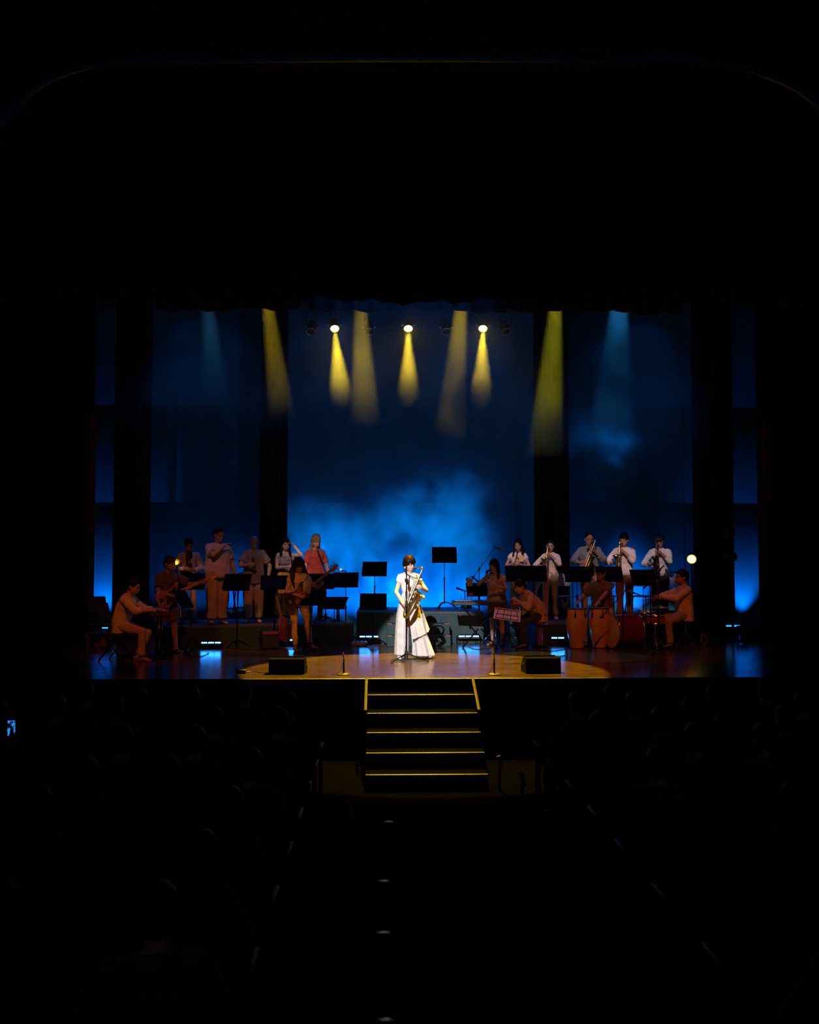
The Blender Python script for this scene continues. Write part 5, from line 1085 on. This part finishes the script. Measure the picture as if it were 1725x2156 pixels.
def tripod(name, label, loc, h):
    r = thing(name, label, 'stand', loc); m = M(); m.tube([(0, 0, .05), (0, 0, h)], .012, 8); m.build('post', chrome, r)
    for i in range(3):
        a = .4 + i * 2.094; m = M(); m.tube([(0, 0, h * .55), (.24 * cos(a), .24 * sin(a), .012)], .008, 8); m.build('leg', chrome, r); m = M(); m.tube([(0, 0, h - .02), (.14 * cos(a), .14 * sin(a), h)], .007, 8); m.build('basket_arm', chrome, r)
    return r
tripod('snare_stand', 'chrome basket stand under the snare drum', (sn.location.x, sn.location.y, 1.0), sn.location.z - 1.0 - .012)
tripod('tom_stand', 'chrome stand carrying the outer tom', (t1.location.x, t1.location.y, 1.0), t1.location.z - 1.0 - .012); tripod('tom_stand', 'chrome stand carrying the tom nearest the drummer', (t2.location.x, t2.location.y, 1.0), t2.location.z - 1.0 - .012)
for lb, px, pyc, fpx, fpy, R_, tl, nc, nm in (('tilted cymbal catching blue light between the toms and the flat cap player', 1331, 1246, 1331, 1360, .24, .30, 1, 'cymbal_stand'), ('pair of hi-hat cymbals beside the drummer', 1392, 1278, 1392, 1362, .18, 0, 2, 'hi_hat'), ):
    p = gnd(fpx, fpy, 1.0); c = at(px, pyc, p.y); s_ = make_tripod_cymbal(lb, c.z - 1.0 + .02, R_, tl, .30, name=nm, n_c=nc, rot=.9); s_.location = (p.x, p.y, 1.0)
P = make_person('drummer in a pale orange-lit shirt seated in profile behind the drum kit', (X(1440, 18.1), 18.1, 1.0), -1.38, 1.76, 1.1, False, 'tan', 'black', 'short', lean=.05, head=(0, .08), sit=.52, lhand=(.12, -.50, .92), rhand=(-.05, -.52, .90), lel=(1, .5, -1), rel=(-1, .5, -1),
                lfoot=(.16, -.40, 0), rfoot=(-.14, -.50, 0), top='loose', top_m=C_('pale drummer shirt', (0.74, 0.50, 0.30)), sleeve='long', bottom='trousers', bottom_m=C_('khaki trousers', (0.36, 0.26, 0.13)), topz=.84, curl=.9); glasses(P)
m = M(); m.ell(P['Hd']((0, -.06, -.06)), (.056, .055, .045), P['HR']); m.build('face_mask', C_('brown mask', (0.30, 0.12, 0.07)), P['root'])
for s, lb in ((1, 'wooden drumstick in the left hand of the drummer'), (-1, 'wooden drumstick in the right hand of the drummer')):
    g, side, d, n_ = P['grips'][s]; w = P['W'](g); dv = P['WD'](V((0, -1, -.12))).normalized(); m = M(); m.tube([(0, 0, 0), dv * .33, dv * .36], [.007, .006, .003], 8); q = m.build('drumstick', mat('hickory', (0.6, 0.4, 0.2), 0.5)); q.location = w - dv * .08; tag(q, lb, 'drumstick', 'drumsticks')
ps = thing('drum_stool', 'black round stool under the drummer', 'stool', (X(1442, 18.1), 18.1, 1.0)); m = M(); m.lathe([(.15, .45), (.17, .47), (.17, .51), (.14, .525), (.001, .53)]); m.build('seat', black_plastic, ps); m = M(); m.tube([(0, 0, .2), (0, 0, .46)], .014, 8); m.build('post', chrome, ps)
for i in range(3): a = .2 + i * 2.094; m = M(); m.tube([(0, 0, .26), (.22 * cos(a), .22 * sin(a), .012)], .009, 8); m.build('leg', chrome, ps)
for lb, px, py, fx, fy, bm_ in (('black boom microphone stand over the congas and bass drum', 1299, 1262, 1313, 1372, (-.28, 0, -.30)), ('black boom microphone stand leaning over the toms', 1375, 1236, 1371, 1372, (.25, 0, .28)), ('tall straight black microphone stand beside the snare drum', 1386, 1240, 1388, 1376, None)):
    p = gnd(fx, fy, 1.0); h_ = at(px, py, p.y).z - 1.0; s_ = make_mic_stand(lb, h_ if bm_ is None else h_ + .1, bm_, foot=.28, mic=True, clip_dir=(-.6, 0, -.6) if bm_ else (0, .5, 1)); s_.location = (p.x, p.y, 1.0)

# ------------------------------------------------------------------ front edge: monitors, short stands, LED bars, cables
make_wedge('black floor monitor left of the front stairs', loc_(607, 1417, 1.0), pi - .05, 'floor monitors', .50, .215)
make_wedge('black floor monitor right of the front stairs', loc_(1139, 1415, 1.0), pi + .06, 'floor monitors', .50, .215)
for px, lb in ((724, 'short floor microphone on a round base, left of the soloist'), (1041, 'short floor microphone on a round base, right of the soloist')):
    r = thing('floor_microphone', lb, 'microphone', loc_(px, 1421, 1.0), 0, 'short front microphones'); m = M(); m.lathe([(.09, 0), (.09, .012), (.07, .022), (.012, .03)], n=28); m.build('base', trimm, r)
    m = M(); m.tube([(0, 0, .02), (0, 0, .17)], .012, 10); m.build('stem', black_metal, r); m = M(); m.tube([(0, 0, .15), (0, 0, .24)], .009, 8); m.build('clip', black_plastic, r); m = M(); m.capsule((0, 0, .23), (-.012, 0, .31), .010, .008, 10); m.build('capsule', mat('brass capsule', (0.85, 0.6, 0.15), 0.3, 0.6, bump=0), r)
    m = M(); m.tube(smooth_path([(-.01, 0, .17), (-.04, 0, .08), (-.10, .02, .01), (-.18, .04, .006)], 5), .003, 6); m.build('cable', rubber, r)
for lb, px, py, n, w_, rz, lz in (('three-cell LED bar on the floor below the tall man in pink', 445, 1366, 3, .36, .06, .10), ('small LED bar behind the guitarist at the foot of the left riser', 612, 1360, 1, .15, 0, .10), ('three-cell LED bar at the foot of the centre riser, left of the steps', 777, 1357, 3, .36, 0, .14), ('LED bar seen through the chrome stand legs', 987, 1355, 3, .40, 0, .13), ('two-cell LED bar left of the congas', 1174, 1360, 2, .25, 0, .14)):
    r = make_led_bar(lb, n, w_, 0, lz=lz); r.location = loc_(px, py, 1.0); r.rotation_euler = (0, 0, rz)
    l = area('led_bar_light', (r.location.x, r.location.y - .07, 1 + lz + .012), (r.location.x, r.location.y - 3, 1.0 + .2), 0.7 * w_ / .36, (0.0, 0.25, 1.0), w_, .03)
for lb, px, py in (('LED unit on the floor at the right wing', 1540, 1317), ('LED unit on the floor at the left wing', 233, 1321)):
    p = at(px, py, 19.6); r = thing('led_unit', lb, 'stage light', (p.x, 19.6, 1.0)); m = M(); m.box((0, 0, p.z - 1 - .0), (.30, .2, .05), None, .01); m.build('housing', black_plastic, r)
    for x in (-.08, .08): m = M(); m.box((x, -.103, p.z - 1), (.11, .01, .03)); m.build('lens', glow('dim blue lens', (0.02, 0.35, 1.0), 1.6), r)
    for s in (-1, 1): m = M(); m.tube([(s * .12, 0, .0), (s * .12, 0, p.z - 1)], .012, 8); m.build('leg', black_metal, r)
cab = mat('black cable', (0.03, 0.022, 0.02), 0.45)
def cable(label, pts, r=.006):
    P3 = [gnd(a, b_, 1.0) + V((0, 0, r + .002)) for a, b_ in pts]; m = M(); m.tube(smooth_path(P3, 8), r, 6); tag(m.build('floor_cable', cab), label, 'cable', 'floor cables')
cable('cable curling around the feet of the bass player', [(345, 1372), (372, 1376), (395, 1370), (410, 1362), (402, 1356), (385, 1362), (392, 1377), (420, 1383), (440, 1376)])
cable('cable along the floor in front of the left riser', [(470, 1362), (500, 1366), (540, 1368), (575, 1364), (620, 1368), (660, 1362), (700, 1360), (735, 1358)])
cable('cable running from the left floor monitor to a small box', [(578, 1417), (555, 1418), (535, 1415), (516, 1416)])
cable('cable looping beside the box steps', [(800, 1352), (806, 1345), (812, 1352), (808, 1360), (796, 1362)], .005)
cable('cable lying in front of the crossed stand at the right', [(985, 1362), (1005, 1368), (1040, 1364), (1075, 1372), (1110, 1366)])
cable('cable loops on the floor below the two-cell LED bar', [(1130, 1368), (1160, 1372), (1195, 1368), (1190, 1380), (1160, 1384)])
m = M(); m.box((0, 0, .03), (.14, .1, .055), None, .008); q = m.build('stage_box', black_plastic); q.location = loc_(508, 1418, 1.0); tag(q, 'small black junction box on the stage edge left of the monitor', 'box')
m = M(); m.box((0, 0, .03), (.30, .12, .055), None, .008); q = thing('pedal_board', 'pale pedal board on the floor under the low page-edged stand', 'pedal board', loc_(757, 1360, 1.0)); m.build('frame', mat('dusty pink metal', (0.35, 0.25, 0.25), 0.5), q)
for i in range(4): m = M(); m.box((-.11 + i * .073, 0, .07), (.055, .08, .03), None, .006); m.build('pedal', mat('pale pedal', (0.5, 0.42, 0.42), 0.4), q)

# ------------------------------------------------------------------ wings
sl = thing('side_spotlight', 'round yellow spotlight on a stand behind the drummer', 'stage light', (X(1457, 19.6), 19.6, 1.0)); zc_ = at(1457, 1176, 19.6).z - 1
m = M(); m.tube([(0, 0, .02), (0, 0, zc_ - .12)], .02, 10); m.build('pole', black_metal, sl); m = M(); m.lathe([(.22, 0), (.22, .02), (.03, .03)], n=24); m.build('base', black_metal, sl)
Rs = basis((-.35, -1, -.25), (1, 0, 0)).to_3x3(); m = M(); m.lathe([(.04, -.22), (.075, -.18), (.08, .0), (.088, .04)], (0, 0, zc_), Rs, 24); m.build('can', black_metal, sl)
m = M(); m.lathe([(.001, .030), (.080, .034), (.082, .03)], (0, 0, zc_ - .005), Rs @ Matrix.Translation((0, 0, 0)).to_3x3(), 24); lo = m.build('lens', glow('yellow lens', (1.0, 0.62, 0.08), 10.0), sl); lo.location = Rs @ V((0, 0, .014))
m = M(); m.ring(V((0, 0, zc_)) + Rs @ V((0, 0, .05)), .085, .008, Rs, 28, 6); m.build('rim', glow('yellow glowing rim', (1.0, 0.6, 0.02), .7), sl)  # rim emits by itself, imitating lens light on the metal
gl = thing('small_lamp', 'small bright yellow lamp behind the head of the bass player', 'lamp', (X(361, 18.3), 18.75, 1.4)); zc_ = at(361, 1185, 18.75).z - 1.4; m = M(); m.tube([(0, .03, .0), (0, .03, zc_)], .010, 8); m.build('pole', black_metal, gl); m = M(); m.lathe([(.15, 0), (.15, .015), (.02, .02)]); m.build('base', black_metal, gl); m = M(); m.ell((0, -.01, zc_), (.032, .03, .036)); m.build('bulb', glow('amber bulb', (1.0, 0.55, 0.03), 7.0), gl); m = M(); m.lathe([(.02, -.05), (.05, .0), (.048, .0), (.018, -.045)], (0, .03, zc_ + .02), basis((0, -1, 0), (1, 0, 0)).to_3x3()); m.build('shade', mat('amber shade', (0.5, 0.3, 0.03), 0.4), gl)
tw = thing('light_tower', 'slim black light tower with two lamps at the right wing', 'light tower', (X(1541, 19.4), 19.4, 1.0)); m = M(); m.tube([(0, 0, .02), (0, 0, 3.1)], .022, 8); m.build('pole', black_metal, tw); m = M(); m.lathe([(.25, 0), (.25, .03), (.03, .04)]); m.build('base', black_metal, tw)
for pxx, pyy in ((1535, 1121), (1540, 1173)):
    p = at(pxx, pyy, 19.4) - V(tw.location); m = M(); m.lathe([(.05, -.12), (.085, -.08), (.09, .10), (.075, .11)], p, basis((-.8, -.5, -.15), (0, 0, 1)).to_3x3(), 20); m.ring(p + basis((-.8, -.5, -.15), (0, 0, 1)).to_3x3() @ V((0, 0, .11)), .088, .008, basis((-.8, -.5, -.15), (0, 0, 1)).to_3x3()); m.tube([p, (0, 0, p.z + .12)], .014, 8); m.build('lamp_head', mat('satin black can', (0.03, 0.03, 0.034), 0.3, .6), tw)
fc = thing('flight_case', 'low dark red case at the foot of the left blue strip', 'case', (X(212, 18.6), 18.6, 1.0)); m = M(); m.box((0, 0, .13), (.35, .5, .25), None, .012); m.build('body', mat('dark red case', (0.22, 0.02, 0.02), 0.5), fc)
for x in (-.1, .1): m = M(); m.box((x, -.253, .18), (.03, .008, .04)); m.build('latch', chrome, fc)
hz_ = thing('haze_machine', 'dark humped haze machine at the foot of the right blue strip', 'haze machine', (X(1590, 19.6), 19.6, 1.0)); m = M(); m.lathe([(.30, 0), (.30, .05), (.24, .20), (.12, .29), (.001, .31)], n=28); m.build('hood', fabric_black, hz_); m = M(); m.cyl((-.2, -.12, .16), (-.30, -.2, .2), .035, n=14); m.build('nozzle', black_metal, hz_)
rs = thing('draped_stool', 'small red draped stool beside the haze machine', 'stool', (X(1561, 19.4), 19.4, 1.0)); m = M(); m.lathe([(.11, .14), (.13, .27), (.10, .30), (.001, .305)], n=18); m.build('seat', red_velour, rs)
for s in (-1, 1): m = M(); m.tube([(s * .08, 0, .15), (s * .12, 0, .0)], .02, 8); m.build('leg', red_velour, rs)
od = thing('standing_emblem', 'small oval pale-rimmed disc leaning in the dark right of the drummer', 'disc', (X(1480, 18.6), 18.6, 1.0), 0); m = M(); Ro = basis((0, -1, .2), (1, 0, 0)).to_3x3(); m.ring((0, 0, .10), .085, .016, Ro @ Matrix.Diagonal((.55, 1.15, 1)), 24, 6); m.build('rim', mat('dull brass rim', (0.16, 0.12, 0.05), 0.5, .2), od); m = M(); m.cyl((0, .0, .10), (0, .01, .10), .02, n=10); m.build('centre', black_plastic, od)

# ------------------------------------------------------------------ overhead lanterns
PYT = 18.0; zp = Z(645, PYT); x0_, x1_ = X(560, PYT), X(1150, PYT)
tag(M().tube([(x0_, PYT, zp), (x1_, PYT, zp)], .03, 12).build('lighting_bar', black_metal), 'horizontal pipe carrying the row of lanterns above the stage', 'lighting bar')
for i, x in enumerate((x0_ + .2, x1_ - .2)): tag(M().tube([(x, PYT, zp + .03), (x, PYT, 11.0)], .006, 6).build('suspension_wire', black_metal), ('steel wire holding up the end of the lantern pipe above the tall man' if i == 0 else 'steel wire holding up the lantern pipe end above the right riser'), 'wire')
can = mat('black lantern housing', (0.008, 0.008, 0.009), 0.4, 0.0); lens_hot = glow('hot yellow lens', (1.0, 0.75, 0.12), 22.0); lens_cold = mat('cold lens', (0.03, 0.04, 0.06), 0.08, bump=0); rimm = mat('bare metal lens ring', (0.75, 0.76, 0.8), 0.38, 1.0, bump=0)
def lantern(px, py, direction, lit, label):
    c = at(px, py, PYT); r = thing('par_lantern', label, 'stage light', c, 0, 'lanterns on the pipe'); R = basis(direction, (1, 0, 0)).to_3x3()
    m = M(); m.lathe([(.045, -.26), (.075, -.22), (.082, -.02), (.088, 0), (.084, 0), (.078, -.02), (.070, -.20)], (0, 0, 0), R, 26, cap=False); m.lathe([(.001, -.262), (.045, -.26)], (0, 0, 0), R, 20); m.build('can', can, r)
    m = M(); m.lathe([(.001, -.012), (.05, -.014), (.078, -.024)], (0, 0, 0), R, 26); m.build('lens', lens_hot if lit else lens_cold, r)
    m = M(); m.ring(R @ V((0, 0, .004)), .085, .009, R, 30, 8); m.build('lens_ring', rimm if not lit else can, r)
    t = c.z; top_z = zp - c.z; m = M(); m.tube([R @ V((.095, 0, -.1)), V((.095, 0, top_z * .6)) if False else V((.095, (0), top_z * .55)), V((0, 0, top_z - .06)), V((-.095, 0, top_z * .55)), R @ V((-.095, 0, -.1))], .008, 6); m.build('yoke', can, r)
    for s in (-1, 1): m = M(); m.cyl(R @ V((s * .085, 0, -.1)), R @ V((s * .125, 0, -.1)), .021, n=10); m.build('knob', rimm, r)
    m = M(); m.box((0, 0, top_z - .02), (.04, .075, .09), None, .006); m.build('clamp', can, r)
    if lit: spot('lantern_beam', c + R @ V((0, 0, .02)), c + R @ V((0, 0, 3)), LBEAM, AMBER, 13, .35, .04)
LBEAM = 2600
for px, tx, lb in ((705, 780, 'lit yellow lantern at the left of the three burning ones'), (860, 860, 'lit yellow lantern in the middle, straight above the soloist'), (1017, 990, 'lit yellow lantern at the right of the three burning ones')):
    c = at(px, 692, PYT); t = V((X(tx, 13.2), 12.8, 0.8)); lantern(px, 692, t - c, True, lb)
for px, dx, lb in ((655, -.12, 'unlit lantern at the outer left end of the pipe'), (778, .1, 'unlit lantern between the left and middle burning ones'), (940, 0, 'unlit lantern between the middle and right burning ones'), (1066, .25, 'unlit lantern at the outer right end of the pipe')):
    lantern(px, 698, V((dx, -.62, -1)), False, lb)
# beams of lanterns hidden behind the front border
for ax, bx, by, e, col, dg in ((424, 444, 720, 550, (0.08, 0.42, 0.75), 9), (546, 574, 720, 2200, AMBER, 8), (752, 764, 760, 3000, AMBER, 9), (984, 958, 800, 2600, AMBER, 9), (1180, 1155, 860, 2400, (0.75, 0.70, 0.02), 9.5), (1312, 1296, 780, 1300, (0.02, 0.30, 0.75), 13)):
    a = at(ax, 500, 17.9); b_ = at(bx, by, 17.4); spot('border_beam', a, b_, e, col, dg, .25, .04)

# ------------------------------------------------------------------ auditorium
seat_f = mat('dark seat velvet', (0.02, 0.021, 0.028), 0.9, sheen=.1); arm_m = mat('pale wooden armrest', (0.42, 0.33, 0.20), 0.5)
ts = thing('theatre_seat', 'dark upholstered theatre seat in the unlit rows', 'seat', (0, 0, 0), 0, 'theatre seats')
m = M(); m.box((0, 0, .43), (.46, .44, .09), None, .03); m.build('seat', seat_f, ts); m = M(); m.box((0, -.24, .72), (.48, .08, .56), Matrix.Rotation(-.12, 3, 'X') if False else Matrix.Rotation(.12, 3, 'X'), .035); m.build('backrest', seat_f, ts)
for s in (-1, 1): m = M(); m.box((s * .265, -.02, .62), (.05, .34, .03), None, .01); m.build('armrest', black_plastic, ts); m = M(); m.box((s * .265, -.08, .30), (.03, .22, .60), None, .01); m.build('leg_standard', black_metal, ts)
ap_ = None
aud = []
for i, (h_, g_, fem, hs_) in enumerate(((1.64, 1.1, False, 'short'), (1.56, 1.0, True, 'long'))):
    A = make_person('spectator sitting in the dark with back to the camera', (0, 0, 0), pi, h_, g_, fem, 'brown', 'black', hs_, sit=.46, head=(0, .05), lhand=(.12, -.25, .66), rhand=(-.12, -.25, .66), lfoot=(.12, -.42, 0), rfoot=(-.12, -.42, 0), top='loose', top_m=C_('dark spectator clothes', (0.04, 0.04, 0.05)), sleeve='long', bottom='trousers', bottom_m=C_('dark spectator clothes', (0.04, 0.04, 0.05)), vox=.016, group='spectators')
    aud.append(A['root'])
ORD = ['front', 'second', 'third', 'fourth', 'fifth', 'sixth', 'seventh', 'eighth']; ORD2 = ['first'] + ORD[1:] + ['ninth', 'tenth', 'eleventh', 'twelfth']; rnd = random.Random(4); used_s = False; used_p = [False, False]
for r_ in range(8):
    y = 10.75 - .95 * r_; half = (y + .6) * 862.5 / FPX; cx = y * math.tan(YAW)
    for side in (-1, 1):
        for j in range(12):
            x = (-.62 - .28 - j * .56) if side < 0 else (1.66 + .28 + j * .56)
            if x < cx - half - .1 or x > cx + half + .15: continue
            where = ORD[r_] + ' row, ' + (ORD2[j] + ' seat ' + ('left' if side < 0 else 'right') + ' of the aisle'); lb = 'dark theatre seat in the ' + where
            if not used_s: s_ = ts; s_.location = (x, y, 0); used_s = True; s_['label'] = lb
            else: s_ = dup(ts, (x, y, 0), 0, lb)
            if rnd.random() < .62 and not (j == 0 and r_ in (0, 3)):
                k = 0 if rnd.random() < .5 else 1; rz = pi + rnd.uniform(-.25, .25); sc_ = rnd.uniform(.96, 1.04)
                if not used_p[k]: a = aud[k]; a.location = (x, y + .02, 0); a.rotation_euler = (0, 0, rz); used_p[k] = True; a['label'] = 'spectator in the ' + where
                else: a = dup(aud[k], (x, y + .02, 0), rz, 'spectator in the ' + where, None)
for px, py, Y, lb in ((740, 1706, 10.1, 'pale end panel of an aisle seat left of the aisle'), (1053, 1605, 11.3, 'pale end panel by the foot of the stairs, farther one'), (1101, 1641, 10.4, 'pale end panel right of the aisle, nearer one')):
    c = at(px, py, Y); q = M(); q.box((0, 0, 0), (.035 if px < 800 else .05, .03, .15), Matrix.Rotation(.0 if px < 800 else -.22, 3, 'Y'), .005)
    if px < 800: q.box((-.02, 0, .08), (.07, .05, .012))
    o = thing('seat_end_panel', lb, 'panel', c, 0, 'aisle end panels'); q.build('panel', arm_m, o); q = M(); q.box((0, .035, -c.z / 2), (.03, .02, c.z)); q.build('post', stair_m, o)
for px, py, lb in ((817, 1731, 'farthest round floor light in the aisle'), (807, 1857, 'second round floor light in the aisle, counted from the stairs'), (806, 1966, 'third round floor light in the aisle, counted from the stairs'), (810, 2152, 'nearest round floor light in the aisle at the picture bottom')):
    q = M(); q.lathe([(.055, 0), (.055, .006), (.045, .012), (.001, .013)], n=28); o = q.build('floor_light', chrome); o.location = gnd(px, py, 0); tag(o, lb, 'floor light', 'round aisle floor lights')
ph_ = thing('smartphone', 'glowing phone screen filming the stage at the far left of the stalls', 'phone', at(24, 1533, 9.2)); q = M(); q.box((0, .006, 0), (.078, .009, .155), None, .003); q.build('case', black_plastic, ph_)
sm = bpy.data.materials.new('phone screen picture'); sm.use_nodes = True; nt = sm.node_tree; b_ = nt.nodes['Principled BSDF']; tc = nt.nodes.new('ShaderNodeTexCoord'); nz = nt.nodes.new('ShaderNodeTexNoise'); nz.inputs['Scale'].default_value = 30; nt.links.new(tc.outputs['Object'], nz.inputs['Vector'])
rp = nt.nodes.new('ShaderNodeValToRGB'); rp.color_ramp.elements[0].position = .42; rp.color_ramp.elements[0].color = (0, .006, .03, 1); rp.color_ramp.elements[1].position = .58; rp.color_ramp.elements[1].color = (0.02, .3, .95, 1)
nt.links.new(nz.outputs['Fac'], rp.inputs[0]); nt.links.new(rp.outputs[0], b_.inputs['Emission Color']); b_.inputs['Emission Strength'].default_value = 1.0; b_.inputs['Base Color'].default_value = (.01, .01, .01, 1)
q = M(); q.box((0, 0, .0), (.068, .003, .135)); q.build('screen', sm, ph_)
hp = thing('person', 'spectator holding up a glowing phone at the far left of the stalls', 'person'); bpy.data.objects.remove(hp)
pp_ = at(24, 1533, 9.2); A = make_person('spectator holding up a glowing phone at the far left of the stalls', (pp_.x - .12, 8.85, 0), pi, 1.7, 1.0, False, 'tan', 'black', 'short', sit=.46, head=(0, .1), lhand=(-.12, -.25, .66), rhand=(-.13, -.33, pp_.z - .08), hdir={'r': (0, -.15, 1)}, lfoot=(.12, -.42, 0), rfoot=(-.12, -.42, 0), top='loose', top_m=MATS['dark spectator clothes'], sleeve='long', bottom='trousers', bottom_m=MATS['dark spectator clothes'], vox=.012)
